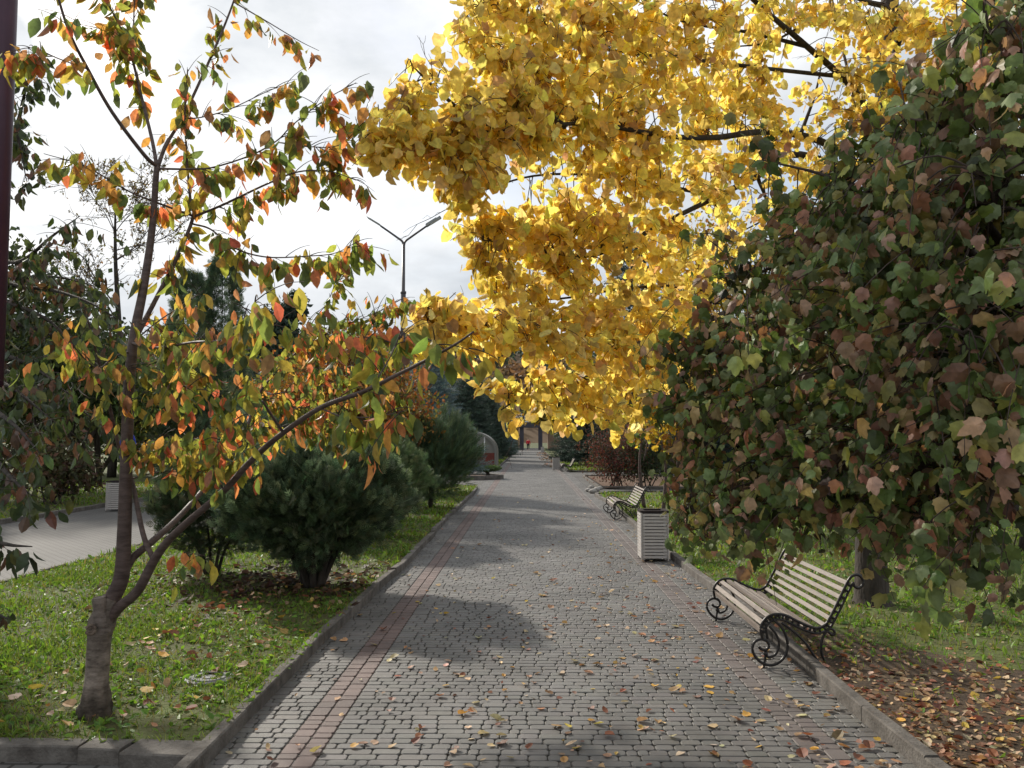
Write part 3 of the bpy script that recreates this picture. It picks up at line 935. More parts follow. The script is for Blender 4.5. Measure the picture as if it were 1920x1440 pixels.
# ------------------------------------------------------------------ sprays inside rounded clumps (linden, guelder rose)
def sprays(leafb, twigb, blobs, lines, T, size, pal, w, per=1.0, tlen=.3, hang=.8, rand=.45, nbias=None, curv=(.05, .5), fold=(-.1, .35), gap=.045, link=True, per_twig_jit=.12, lean=(-.1, -.1, 0), szr=(.55, 1.2)):
    allp = np.concatenate(lines) if lines else None
    for px, py, rx, ry, dd, n in blobs:
        n = max(1, int(n * per))
        sc = dd / F
        c = P(px, py, dd)
        for _ in range(n):
            o = np.clip(rng.normal(0, .58, 3), -1.35, 1.35)
            p = c + o * np.array([rx * sc, (rx + ry) * .5 * sc, ry * sc])
            if allp is not None:
                k = np.argmin(((allp - p) ** 2).sum(1))
                src = allp[k]
                out = nrm(p - src + rng.normal(0, .05, 3))
                if link and np.linalg.norm(p - src) < 1.1 and rng.random() < .5:
                    mid = (p + src) / 2 + [0, 0, .06]
                    twigb.tube(smooth([src, mid, p], 3), np.linspace(.0045, .0025, 7), 4, cap=False)
            else:
                out = rand_dir(1)[0]
            L = tlen * rng.uniform(.5, 1.2)
            dr = nrm(out * .8 + rng.normal(0, .5, 3) + np.asarray(lean))
            u = np.linspace(0, 1, 5)[:, None]
            p = p - dr * L * .5 - DOWN * L * .2
            tw = p + dr * L * u + DOWN * (L * .4 * u * u)
            twigb.tube(tw, np.linspace(.0028, .0012, 5), 4, cap=False)
            m = max(3, int(L / gap))
            uu = rng.uniform(.05, 1.0, m)[:, None]
            pos = p + dr * L * uu + DOWN * (L * .4 * uu * uu) + rng.normal(0, .03, (m, 3))
            ax = nrm(DOWN * hang + rng.normal(0, rand, (m, 3)) + dr * .35)
            if nbias is None:
                no = rand_dir(m)
            else:
                no = nrm(np.asarray(nbias) + rng.normal(0, .55, (m, 3)) + o * .5)
            cc = vary(pal, m, .14, w) * (1 + rng.normal(0, per_twig_jit))
            leafb.leaves(T, pos, ax, no, size * rng.uniform(*szr, m), rng.uniform(*curv, m), rng.uniform(*fold, m), np.clip(cc, .003, .9))


lb = G(1635, 1132, RZ)
linden = thing('linden_tree', 'big linden with bright yellow heart shaped leaves hanging over the path', 'tree', lb)
b = MB()
tp = [lb + [0, 0, -.05], lb + [0, 0, .12], P(1633, 1000, lb[1]), P(1638, 700, lb[1] - .1), P(1650, 400, lb[1] - .2), P(1660, 200, lb[1] - .2), P(1670, -50, lb[1]), P(1680, -500, lb[1] + .3)]
s = smooth(tp, 6)
b.tube(s, np.interp(np.linspace(0, 1, len(s)), [0, .12, .25, .6, 1], [.235, .17, .15, .125, .06]), 16)
b.build('trunk', M['bark'], linden, True)
LL = [
    [(1655, 260, 8.6), (1600, 167, 7.7), (1513, 87, 7.1), (1413, 0, 6.4), (1330, -90, 5.9)],
    [(1665, 150, 8.7), (1687, 33, 7.6), (1607, -5, 7), (1500, -90, 6.2)],
    [(1650, 340, 8.7), (1563, 277, 7.9), (1497, 253, 7.4), (1420, 248, 6.9), (1340, 258, 6.4), (1250, 255, 5.9), (1100, 232, 5.4), (960, 245, 5.0), (820, 252, 4.7), (712, 278, 4.5)],
    [(1650, 345, 8.7), (1500, 290, 8.1), (1420, 330, 7.6), (1347, 367, 7.1), (1280, 400, 6.7), (1140, 470, 6.1), (1060, 480, 5.8), (980, 460, 5.5), (905, 450, 5.3)],
    [(1640, 450, 8.7), (1500, 530, 7.8), (1400, 570, 7.2), (1250, 630, 6.4), (1120, 655, 5.8), (1000, 632, 5.3), (900, 606, 4.9), (800, 578, 4.6)],
    [(1250, 630, 6.4), (1150, 690, 6.1), (1050, 720, 5.7), (985, 742, 5.4), (940, 768, 5.2)],
    [(1573, 143, 7.5), (1450, 130, 6.9), (1300, 112, 6.4), (1200, 102, 6.0), (1113, 87, 5.7), (1057, 67, 5.5), (990, 27, 5.3), (900, 12, 5.1)],
    [(940, 246, 5.0), (873, 213, 4.8), (840, 187, 4.7), (800, 150, 4.65), (773, 123, 4.6)],
    [(1060, 238, 5.3), (1020, 205, 5.2), (983, 160, 5.1), (960, 120, 5.0)],
    [(1347, 367, 7.1), (1250, 350, 6.5), (1130, 330, 6.0), (1000, 330, 5.5), (870, 370, 5.2)],
    [(1400, 570, 7.2), (1300, 540, 6.9), (1180, 540, 6.4), (1050, 560, 5.9), (930, 560, 5.5)],
    [(1250, 630, 6.4), (1220, 700, 6.6), (1160, 760, 6.5), (1110, 790, 6.3)],
    [(1640, 250, 8.6), (1750, 200, 7.8), (1830, 120, 7.0), (1900, 60, 6.4)],
    [(1513, 87, 7.1), (1400, 60, 6.7), (1280, 40, 6.2), (1150, -20, 5.8)],
    [(1647, 33, 7.4), (1520, 45, 7.2), (1440, 80, 7.0), (1330, 90, 6.8)],
    [(1600, 167, 7.7), (1580, 90, 7.9), (1570, 0, 8.0)], [(1500, 255, 7.4), (1530, 170, 7.6), (1545, 90, 7.7)], [(1420, 330, 7.6), (1440, 400, 7.8), (1380, 440, 7.6)],
]
lines = []
for i, pix in enumerate(LL):
    b = MB()
    big = i in (0, 1, 2, 3, 4)
    s = limb(b, [P(*q) for q in pix], .042 if big else .02, .004 if i not in (0, 1, 12) else .012, n=7, sides=7, power=.8)
    lines.append(s)
    b.build('branch', M['bark'], linden, True)
BL = [  # px, py, rx, ry, distance, sprays
    (762, 136, 8, 6, 4.6, 1), (815, 150, 25, 10, 4.6, 2), (860, 160, 20, 12, 4.8, 3), (725, 282, 30, 20, 4.5, 12), (775, 275, 50, 35, 4.6, 20), (845, 285, 60, 50, 4.7, 30), (790, 195, 35, 25, 4.6, 9), (850, 225, 50, 35, 4.75, 16), (920, 265, 60, 55, 4.9, 30),
    (865, 365, 30, 25, 5.1, 8), (905, 318, 46, 26, 5.0, 9), (1000, 250, 66, 46, 5.1, 28), (960, 190, 60, 40, 5.0, 20), (930, 130, 50, 40, 5.0, 16), (900, 70, 35, 45, 5.0, 11), (930, 20, 60, 35, 5.1, 18),
    (1000, 60, 60, 50, 5.3, 22), (1020, 150, 60, 50, 5.2, 24), (1100, 120, 70, 55, 5.5, 28), (1100, 20, 80, 40, 5.6, 24), (1090, 220, 80, 55, 5.4, 32), (1090, 295, 50, 26, 5.5, 11),
    (1180, 70, 70, 50, 5.8, 24), (1180, 170, 80, 60, 5.8, 32), (1180, 270, 80, 60, 5.8, 32), (1165, 345, 66, 40, 6.0, 20), (1080, 370, 36, 28, 5.7, 6), (1020, 430, 46, 28, 5.6, 11),
    (925, 440, 40, 30, 5.3, 14), (920, 485, 38, 24, 5.3, 11), (985, 450, 50, 40, 5.5, 16), (1080, 440, 70, 45, 5.8, 26), (1150, 440, 60, 45, 6.1, 20), (1230, 330, 60, 45, 6.3, 16),
    (1030, 510, 50, 35, 5.7, 15), (970, 540, 40, 30, 5.5, 12), (1000, 585, 45, 35, 5.6, 13), (1100, 520, 60, 45, 5.9, 15), (915, 545, 14, 10, 5.5, 2),
    (815, 600, 30, 20, 4.6, 11), (803, 630, 24, 22, 4.6, 9), (865, 612, 45, 24, 4.8, 14), (930, 618, 55, 26, 5.0, 16), (1000, 628, 60, 30, 5.2, 20), (1080, 655, 60, 42, 5.6, 24), (1140, 640, 60, 40, 5.8, 20),
    (965, 742, 34, 18, 5.3, 8), (1030, 725, 40, 28, 5.5, 10), (1065, 748, 26, 16, 5.7, 5), (1110, 730, 60, 50, 5.8, 22), (1180, 710, 60, 50, 6.2, 22), (1240, 660, 60, 50, 6.4, 20), (1150, 780, 50, 30, 6.2, 10),
    (1290, 60, 70, 50, 6.2, 22), (1280, 160, 70, 55, 6.3, 24), (1300, 260, 60, 50, 6.4, 18), (1390, 110, 60, 50, 6.7, 16), (1380, 200, 60, 50, 6.7, 18), (1440, 200, 50, 45, 7.0, 10), (1460, 280, 60, 40, 7.2, 14),
    (1360, 330, 50, 40, 6.9, 9), (1330, 20, 60, 30, 6.2, 14), (1450, 20, 40, 30, 6.4, 6), (1560, 30, 60, 40, 6.8, 12), (1650, 90, 80, 60, 7.0, 24), (1600, 230, 60, 50, 7.5, 16), (1690, 180, 80, 60, 7.2, 20),
    (1760, 60, 80, 60, 6.8, 24), (1850, 40, 80, 50, 6.4, 20), (1540, 340, 50, 40, 7.6, 8), (1490, 390, 50, 30, 7.6, 6), (1290, 560, 60, 45, 6.8, 14), (1360, 500, 50, 35, 7.2, 10), (1330, 640, 60, 50, 6.9, 14), (1240, 590, 60, 40, 6.5, 14),
    (1270, 750, 60, 50, 6.9, 14), (1380, 430, 40, 30, 7.4, 7), (1200, 620, 50, 40, 6.3, 10),
    (1440, 70, 60, 40, 7.0, 8), (1500, 30, 60, 30, 7.0, 8), (1420, 150, 50, 45, 6.9, 9), (1560, 190, 50, 40, 7.5, 7), (1620, 60, 60, 40, 7.2, 10), (1640, 150, 60, 50, 7.6, 12), (1720, 130, 60, 50, 7.2, 12),
    (1790, 140, 60, 50, 6.9, 14), (1880, 100, 60, 60, 6.4, 14), (1700, 30, 60, 30, 7.2, 10), (1500, 310, 60, 40, 7.6, 10), (1560, 300, 50, 40, 7.6, 9), (1420, 380, 50, 40, 7.4, 8), (1340, 400, 40, 30, 7.0, 6), (1250, 450, 60, 40, 6.5, 12),
    (1300, 480, 60, 40, 6.8, 12), (1200, 500, 60, 40, 6.3, 12), (1230, 400, 40, 30, 6.4, 7), (1050, 480, 40, 30, 5.8, 6), (1380, 290, 50, 40, 6.9, 9), (1310, 330, 40, 40, 6.6, 7), (1170, 570, 60, 35, 6.2, 12), (1090, 590, 50, 35, 5.9, 10),
    (1200, -90, 150, 80, 6, 24), (1400, -120, 150, 90, 6.8, 24), (1600, -140, 160, 100, 7.5, 26), (1800, -120, 160, 100, 7.2, 26), (1000, -60, 100, 50, 5.5, 14), (1650, -400, 260, 170, 8.8, 60), (1500, -260, 200, 120, 8.0, 30),
]
LPAL = [(.74, .585, .15), (.78, .635, .16), (.70, .535, .15), (.73, .545, .14), (.66, .50, .21), (.48, .31, .16), (.60, .60, .15), (.82, .73, .33)]
leafb, twigb = MB(), MB()
sprays(leafb, twigb, BL, lines, T_LINDEN, .074, LPAL, [4, 4, 3.5, 2, 2, .8, .8, 1], 1.02, .27, hang=.75, rand=.5, curv=(0, .7), fold=(-.3, .5), gap=.019)
# bare side twigs against the sky
for _ in range(60):
    k = rng.integers(len(lines))
    p = lines[k][rng.integers(len(lines[k]) // 2, len(lines[k]))]
    dr = nrm(rng.normal(0, 1, 3) + [-.5, -.3, -.2])
    L = rng.uniform(.2, .55)
    q = np.array([p + dr * L * u + rng.normal(0, .008, 3) for u in np.linspace(0, 1, 7)])
    twigb.tube(q, np.linspace(.003, .001, 7), 4, cap=False)
    for u in (2, 3, 4, 5):
        e = nrm(dr + rng.normal(0, .7, 3)) * rng.uniform(.04, .12)
        twigb.tube([q[u], q[u] + e * .5 + rng.normal(0, .006, 3), q[u] + e], [.0014, .0012, .0008], 3, cap=False)
leafb.build('foliage', M['linden_leaf'], linden, extra=(twigb, M['twig']))

# ------------------------------------------------------------------ guelder rose arching in from the right
vb = np.array([3.3, 3.6, RZ])
vib = thing('guelder_rose', 'large arching shrub at the right edge with lobed green and brownish red leaves', 'shrub', vb)
VL = [[(1890, 150, 3.1), (1860, 60, 2.9)], [(1850, 330, 3.3), (1760, 240, 3.2), (1700, 220, 3.3)], [(1800, 450, 3.5), (1650, 380, 3.8), (1550, 330, 4.0), (1430, 300, 4.2)],
      [(1800, 560, 3.6), (1600, 480, 4.0), (1450, 500, 4.4), (1340, 570, 4.6)], [(1800, 640, 3.6), (1600, 620, 4.0), (1430, 640, 4.4), (1300, 680, 4.7)],
      [(1820, 740, 3.5), (1650, 720, 3.8), (1470, 760, 4.3), (1300, 800, 4.8)], [(1830, 820, 3.4), (1650, 840, 3.8), (1470, 880, 4.2), (1300, 960, 4.7)],
      [(1850, 880, 3.3), (1700, 890, 3.5), (1560, 930, 3.9), (1440, 970, 4.2)], [(1880, 900, 3.1), (1800, 930, 3.2), (1720, 970, 3.4), (1640, 990, 3.7)], [(1900, 700, 3.0), (1840, 650, 2.9), (1800, 620, 2.8)],
      [(1900, 860, 3.0), (1870, 900, 2.9), (1850, 960, 2.85)], [(1880, 460, 3.2), (1870, 400, 3.0), (1850, 330, 2.9)]]
lines = []
for pix in VL:
    b = MB()
    pts = [vb + rng.normal(0, .12, 3) * [1, 1, 0], vb + np.array([-.05, .1, .9]) + rng.normal(0, .15, 3)] + [P(*q) for q in pix]
    s = limb(b, pts, .028, .004, n=7, sides=6)
    lines.append(s[8:])
    b.build('stem', M['twig'], vib, True)
VB = [(1890, 110, 50, 90, 2.95, 20), (1810, 240, 80, 100, 3.15, 32), (1715, 300, 70, 75, 3.5, 26), (1610, 390, 75, 75, 3.9, 28), (1505, 470, 70, 60, 4.2, 22), (1410, 560, 65, 60, 4.5, 24), (1330, 640, 50, 50, 4.65, 18),
      (1440, 650, 90, 80, 4.2, 36), (1310, 730, 50, 60, 4.7, 22), (1305, 820, 42, 55, 4.8, 18), (1318, 910, 40, 55, 4.75, 17), (1345, 965, 42, 36, 4.65, 13), (1400, 950, 80, 80, 4.35, 32), (1390, 800, 90, 90, 4.3, 40),
      (1520, 740, 110, 95, 3.85, 46), (1600, 590, 110, 100, 3.7, 46), (1700, 470, 110, 110, 3.4, 44), (1810, 410, 110, 120, 3.05, 44), (1870, 590, 110, 130, 2.85, 44), (1745, 650, 110, 110, 3.15, 44), (1860, 810, 100, 110, 2.85, 36),
      (1730, 830, 110, 100, 3.25, 40), (1610, 850, 110, 95, 3.65, 40), (1510, 895, 95, 65, 3.95, 28), (1600, 945, 100, 46, 3.85, 24), (1720, 965, 90, 50, 3.5, 22), (1830, 990, 80, 70, 3.05, 18), (1455, 955, 70, 36, 4.2, 15), (1430, 300, 40, 20, 4.2, 4), (1560, 360, 40, 30, 4.0, 6), (1350, 480, 50, 40, 4.6, 5), (1470, 400, 50, 40, 4.3, 6), (1640, 300, 60, 40, 3.9, 6), (1740, 200, 60, 50, 3.5, 7), (1830, 110, 60, 60, 3.2, 8), (1260, 640, 40, 40, 4.9, 5), (1250, 760, 30, 40, 4.9, 4), (1300, 985, 26, 18, 4.8, 3), (1690, 1030, 60, 18, 3.7, 4), (1790, 1050, 50, 24, 3.3, 4),
      (1960, 300, 120, 250, 3.0, 50), (1990, 650, 120, 250, 3.0, 50), (1750, 500, 200, 180, 4.4, 50), (1700, 800, 220, 160, 4.4, 50), (1550, 750, 160, 160, 5.0, 40), (1850, 250, 120, 150, 4.2, 30)]
VPAL = [(.14, .20, .06), (.20, .25, .11), (.09, .13, .042), (.36, .17, .11), (.44, .27, .19), (.26, .15, .10), (.28, .27, .08), (.36, .27, .13)]
leafb, twigb = MB(), MB()
sprays(leafb, twigb, VB, lines, T_LOBED, .054, VPAL, [4, 4.2, 2.6, 1.3, 1.7, 1.2, 2.2, 1.2], 1.0, .3, hang=.7, rand=.5, nbias=(-.4, -.4, .6), curv=(.2, 1.2), fold=(-.8, .1), gap=.021, per_twig_jit=.3, lean=(-.45, -.15, -.35), szr=(.4, 1.3))
leafb.build('foliage', M['shrub_leaf'], vib, extra=(twigb, M['twig']))


# ------------------------------------------------------------------ background plants
def broad_tree(name, label, cat, loc, lobes, pal, w, n, leaf, trunk=None, stems=1, mat='far_leaf', group=None, T=T_SIMPLE, shell=.5, bark='bark', twigs=0):
    loc = np.asarray(loc, float)
    o = thing(name, label, cat, loc, group)
    lobes = [(np.asarray(c, float) + loc, np.asarray(r, float)) for c, r in lobes]
    tb = MB()
    tr_ = trunk or .1
    topc = np.mean([c for c, r in lobes], 0)
    for s in range(stems):
        a = s * 2.4
        foot = loc + np.array([math.cos(a), math.sin(a), 0]) * (.25 if stems > 1 else 0) + [0, 0, -.05]
        tgt = topc if stems == 1 else lobes[s % len(lobes)][0]
        mid = (foot + tgt) / 2 + rng.normal(0, .06, 3) * np.linalg.norm(tgt - foot) * .5
        sl_ = smooth([foot, mid, tgt], 6)
        tb.tube(sl_, np.linspace(tr_ * 1.1, tr_ * .35, len(sl_)), 8)
    tb.build('trunk', M[bark], o, True)
    bb_ = MB()
    for c, r in lobes:
        st = loc + (topc - loc) * rng.uniform(.35, .8)
        bb_.tube(smooth([st, (st + c) / 2 + rng.normal(0, .1, 3) * r, c, c + rng.normal(0, .5, 3) * r], 4), np.linspace(tr_ * .5, tr_ * .1, 13), 6)
        for _ in range(twigs):
            q = c + rand_dir(1)[0] * r * .95
            bb_.tube(smooth([st + (c - st) * rng.uniform(.3, 1), (c + q) / 2 + rng.normal(0, .08, 3) * r, q], 4), np.linspace(tr_ * .22, tr_ * .05, 9), 4, cap=False)
    bb_.build('branches', M[bark], o, True)
    lb_ = MB()
    vol = np.array([np.prod(r) ** (2 / 3) for c, r in lobes])
    for (c, r), k in zip(lobes, (vol / vol.sum() * n).astype(int)):
        dd = rand_dir(k)
        bump = 1 + .22 * np.sin(dd[:, 0:1] * 7 + c[0]) * np.sin(dd[:, 1:2] * 6 + c[1]) + .15 * np.sin(dd[:, 2:3] * 9)
        p = c + dd * r * bump * (rng.random((k, 1)) ** shell)
        ax = nrm(rng.normal(0, .7, (k, 3)) + DOWN * .5 + dd * .4)
        cc = vary(pal, k, .18, w) * (1 + rng.normal(0, .12))
        lb_.leaves(T, p, ax, nrm(dd + rng.normal(0, .6, (k, 3))), leaf * rng.uniform(.6, 1.3, k), .2, .1, np.clip(cc, .003, .9))
    lb_.build('crown', M[mat], o)
    return o


def evergreen(name, label, cat, loc, h, r, pal, n, spray, kind='thuja', shape=None, group=None, trunk_r=.06, base=.0, stem_show=False):
    """thuja: upright fans on a rounded body; spruce: tiers of brushes; pine: upright candles"""
    loc = np.asarray(loc, float)
    o = thing(name, label, cat, loc, group)
    b = MB()
    if stem_show:
        for k in range(9):
            a = k * .7
            e = np.array([math.cos(a) * r * .55, math.sin(a) * r * .55, h * .45])
            b.tube(smooth([loc + [math.cos(a) * .06, math.sin(a) * .06, -.03], loc + e * [.45, .45, .55], loc + e], 5), np.linspace(trunk_r, trunk_r * .4, 11), 6)
    else:
        b.tube(smooth([loc + [0, 0, -.05], loc + [0.02, 0, h * .5], loc + [0, 0, h * .95]], 5), np.linspace(trunk_r, trunk_r * .15, 11), 8)
    b.build('trunk', M['bark'], o, True)
    f = MB()
    if kind == 'spruce':
        tiers = int(n)
        for t in range(tiers):
            u = (t + .5) / tiers
            z = base + (h - base) * u
            L = r * (1 - u) ** .8 + .06 * h * (1 - u) * .2 + .1
            nb = max(5, int(11 * (1 - u) + 5))
            for k in range(nb):
                a = k / nb * 2 * math.pi + t * 1.1 + rng.normal(0, .15)
                out = np.array([math.cos(a), math.sin(a), 0])
                LL_ = L * rng.uniform(.75, 1.12)
                m = max(4, int(LL_ / spray * 2.4))
                uu = np.linspace(.12, 1, m)[:, None]
                line = loc + [0, 0, z] + out * LL_ * uu + np.array([0, 0, 1]) * (-.22 * LL_ * uu + .24 * LL_ * uu ** 2.4)
                side = np.array([-out[1], out[0], 0])
                pos = [line]
                ax = [np.tile(nrm(out + [0, 0, .15]), (m, 1)) + rng.normal(0, .15, (m, 3))]
                for sgn in (-1, 1):
                    for stp in (.35, .75):
                        wd = spray * stp * (1.3 - uu * .8) * 1.3
                        pos.append(line + side * sgn * wd + rng.normal(0, spray * .18, (m, 3)))
                        ax.append(np.tile(nrm(out * .7 + side * sgn * .75 + [0, 0, .1]), (m, 1)) + rng.normal(0, .2, (m, 3)))
                pos, ax = np.concatenate(pos), np.concatenate(ax)
                c = vary(pal, len(pos), .16) * (1 + rng.normal(0, .1))
                f.leaves(T_BRUSH, pos, ax, rand_dir(len(pos)), spray * rng.uniform(.8, 1.3, len(pos)), 0, 0, np.clip(c, .003, .9))
    else:
        dd = rand_dir(n)
        dd[:, 2] = np.abs(dd[:, 2]) * np.where(rng.random(n) < .3, -1, 1)
        if shape == 'column':
            z = rng.random(n) ** 1.1
            a = rng.uniform(0, 2 * math.pi, n)
            rad = r * np.sqrt(np.clip(1 - z ** 2.2, 0, 1)) * (1 + .16 * np.sin(a * 5 + z * 9)) * rng.uniform(.72, 1.05, n)
            p = loc + np.stack([np.cos(a) * rad, np.sin(a) * rad, base + z * (h - base)], 1)
            out = np.stack([np.cos(a), np.sin(a), np.full(n, .6)], 1)
        else:
            bump = 1 + .13 * np.sin(dd[:, 0:1] * 8 + loc[0] * 3) * np.sin(dd[:, 1:2] * 7 + 1) + .09 * np.sin(dd[:, 2:3] * 11 + dd[:, 0:1] * 9)
            half = (h - base) / 2
            flat = np.where(dd[:, 2:3] < 0, .85, 1.0)
            p = loc + [0, 0, base + half] + dd * [r, r, half] * bump * flat * (rng.random((n, 1)) ** .28)
            out = dd
        ax = nrm(out * 1.0 + np.array([0, 0, .75 if kind == 'thuja' else 1.1]) + rng.normal(0, .35, (n, 3)))
        c = vary(pal, n, .2)
        if kind == 'thuja':
            f.leaves(T_FAN, p, ax, nrm(np.cross(ax, rand_dir(n))), spray * rng.uniform(.6, 1.25, n), rng.uniform(-.1, .4, n), 0, c)
        else:
            f.leaves(T_PINE, p, ax, rand_dir(n), spray * rng.uniform(.7, 1.25, n), 0, 0, c)
    f.build('foliage', M['needle'], o)
    return o


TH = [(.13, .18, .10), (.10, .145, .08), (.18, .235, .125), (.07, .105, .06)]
SPB = [(.15, .21, .215), (.115, .17, .18), (.20, .25, .245), (.09, .13, .145)]
SPD = [(.055, .085, .06), (.045, .07, .055), (.07, .10, .075)]
PN = [(.09, .14, .07), (.07, .115, .06), (.13, .18, .08)]

g = G(588, 1100, LZ)
evergreen('thuja_bush', 'big dark green thuja bush with bare stems under it, right of the cherry trunk', 'bush', g, 1.56, 1.04, TH, 15000, .15, 'thuja', base=.22, stem_show=True, trunk_r=.045)
g = G(385, 1092, LZ)
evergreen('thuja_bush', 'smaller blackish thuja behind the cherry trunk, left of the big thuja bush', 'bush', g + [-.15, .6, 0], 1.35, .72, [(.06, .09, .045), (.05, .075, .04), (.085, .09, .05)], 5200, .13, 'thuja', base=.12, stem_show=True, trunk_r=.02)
evergreen('juniper_bush', 'rounded lighter green juniper bush behind the big thuja, by the kerb', 'bush', (-2.75, 14.2, LZ), 1.62, 1.15, [(.10, .15, .065), (.085, .125, .055), (.13, .175, .075)], 8000, .15, 'thuja', base=.05)
evergreen('mountain_pine', 'dense dark mountain pine bush touching the kerb before the paved square', 'bush', (-2.3, 20.2, LZ), 2.15, 1.1, PN, 3000, .24, 'pine', base=.05)
evergreen('mountain_pine', 'low dark pine bush between the juniper and the taller mountain pine', 'bush', (-3.4, 17.5, LZ), 1.7, .9, PN, 1700, .24, 'pine', base=.05)
evergreen('blue_spruce', 'blue grey spruce with layered branches rising behind the mountain pine', 'tree', (-3.05, 25.6, LZ), 4.15, 1.5, SPB, 19, .28, 'spruce', base=.6)
for i, (x, y, h, r, lab) in enumerate(((-3.9, 56, 5.6, 1.7, 'dark spruce just beyond the domed kiosk'), (-3.3, 67, 5.0, 1.8, 'second dark spruce of the row past the domed kiosk'), (-3.1, 80, 4.3, 1.7, 'bluish low spruce at the far end of the spruce row'), (-4.6, 60, 7.0, 2.0, 'tallest dark spruce standing behind the row past the kiosk'), (-3.0, 95, 5.2, 1.7, 'small dark spruce close to the footbridge on the left'), (-4.8, 108, 7.5, 2.2, 'tall dark spruce beside the footbridge abutment'))):
    evergreen('dark_spruce', lab, 'tree', (x, y, LZ), h, r, SPD if i != 2 else SPB[1:], 13, .55, 'spruce', base=.2, group='spruces past the kiosk')
evergreen('thuja_column', 'left one of two tall dark columnar thujas behind the cherry', 'tree', (-11.2, 28, LZ), 7.0, .95, TH, 4200, .32, 'thuja', 'column', base=.1)
evergreen('thuja_column', 'right and taller of two dark columnar thujas behind the cherry', 'tree', (-10.4, 28.6, LZ), 7.8, .85, [c for c in TH[1:]], 4200, .32, 'thuja', 'column', base=.1)
evergreen('thuja_column', 'short dark thuja behind the big thuja bush at the side path', 'tree', (-5.0, 15.6, LZ), 2.1, .8, TH[1:], 3600, .22, 'thuja', base=.05)

GRN = [(.07, .11, .03), (.09, .13, .035), (.055, .085, .028), (.12, .14, .04)]
DGR = [(.04, .06, .028), (.05, .075, .03), (.035, .05, .025), (.07, .085, .03)]
AUT = [(.30, .13, .03), (.24, .17, .04), (.36, .10, .03), (.14, .14, .035), (.20, .10, .04)]
YEL = [(.50, .33, .035), (.42, .26, .03), (.55, .40, .05), (.34, .17, .04), (.28, .28, .05)]
OLV = [(.14, .14, .04), (.18, .16, .05), (.10, .11, .035)]

broad_tree('autumn_tree', 'low orange and brown autumn tree behind the cherry leaves, left of the lamp post', 'tree', (-4.1, 19, LZ), [((0, 0, 2.6), (1.5, 1.2, 1.2)), ((1.1, .2, 2.3), (1.1, 1, 1.1)), ((-1.2, .1, 2.5), (1.1, 1, 1.1)), ((.3, 0, 3.4), (1.0, .9, .8))], AUT, [3, 2, 1.6, 2.2, 1.5], 9000, .12, .08, twigs=4)
broad_tree('green_tree', 'grey green tree far behind the double armed lamp post', 'tree', (-8.6, 58, LZ), [((0, 0, 5.5), (2.2, 2, 2.6)), ((1.6, 0, 4.5), (1.8, 1.6, 2)), ((-1.6, 0, 4.2), (1.8, 1.6, 2.2))], OLV + GRN[:2], None, 7000, .32, .15)
broad_tree('green_tree', 'small yellow green tree under the distant pine left of the lamp post', 'tree', (-11.5, 48, LZ), [((0, 0, 6.2), (2.0, 2, 2)), ((1.5, 0, 5.2), (1.6, 1.6, 1.8))], OLV, None, 4500, .3, .12)
broad_tree('distant_pine', 'dark pine with clumped crown against the sky beyond the columnar thujas', 'tree', (-15.6, 52, LZ), [((0, 0, 8.6), (1.6, 1.4, .9)), ((1.0, 0, 9.6), (1.0, 1, .7)), ((-1.4, 0, 7.6), (1.6, 1.4, .9)), ((.9, 0, 7.2), (1.6, 1.4, 1.0)), ((1.3, 0, 10.2), (.6, .6, .5))], SPD, None, 7000, .3, .16, mat='needle')
broad_tree('leafy_tree', 'dark green leafy tree by the far side of the side path at the left edge', 'tree', (-16.2, 20.5, LZ), [((0, 0, 4.2), (2.2, 2, 1.8)), ((1.5, -.3, 3.3), (1.6, 1.5, 1.4)), ((-1.6, 0, 3.8), (1.8, 1.6, 1.8)), ((.4, .5, 5.0), (1.5, 1.4, 1.1))], DGR + [(.09, .11, .03)], None, 11000, .17, .11, stems=3, twigs=4)
broad_tree('leafy_tree', 'multi stemmed green tree behind the slatted bin on the side path', 'tree', (-13.4, 24.6, LZ), [((0, 0, 3.6), (1.9, 1.7, 1.3)), ((1.4, 0, 3.0), (1.4, 1.3, 1.1)), ((-1.4, .2, 3.1), (1.5, 1.3, 1.2))], GRN + DGR, None, 9000, .17, .07, stems=5, twigs=5)
broad_tree('leafy_tree', 'olive yellow bushy tree behind the forked cherry trunk', 'tree', (-14.6, 28.5, LZ), [((0, 0, 3.4), (2.2, 2, 1.4)), ((2.0, 0, 2.8), (1.7, 1.4, 1.1)), ((-1.8, .2, 4.1), (1.9, 1.6, 1.5))], OLV + [(.2, .19, .05)], None, 9000, .17, .08, stems=4, twigs=5)
broad_tree('leafy_tree', 'dense dark tree crown filling the left edge above the side path', 'tree', (-17.5, 26, LZ), [((0, 0, 5.5), (3.2, 2.6, 2.6)), ((3, 0, 4.6), (2.4, 2, 2)), ((-3, 0, 5), (2.6, 2.4, 2.4))], DGR, None, 12000, .22, .16)
for i, (x, y) in enumerate(((-11.6, 15.4), (-11.9, 21.2), (-11.0, 33.0))):
    broad_tree('low_shrub', ('low leafy shrub at the left edge beside the side path kerb', 'twiggy reddish brown shrub beside the bin on the side path', 'green shrub further along the side path past the bin')[i], 'shrub', (x, y, LZ), [((0, 0, 1.0), (1.1, 1, .8)), ((.6, -.2, .8), (.8, .7, .6)), ((-.6, .2, 1.2), (.8, .7, .7))], (GRN, [(.10, .085, .04), (.13, .075, .05), (.08, .09, .035)], GRN)[i], None, 2600, .14, .025, stems=7, twigs=6, group='shrubs along the side path')


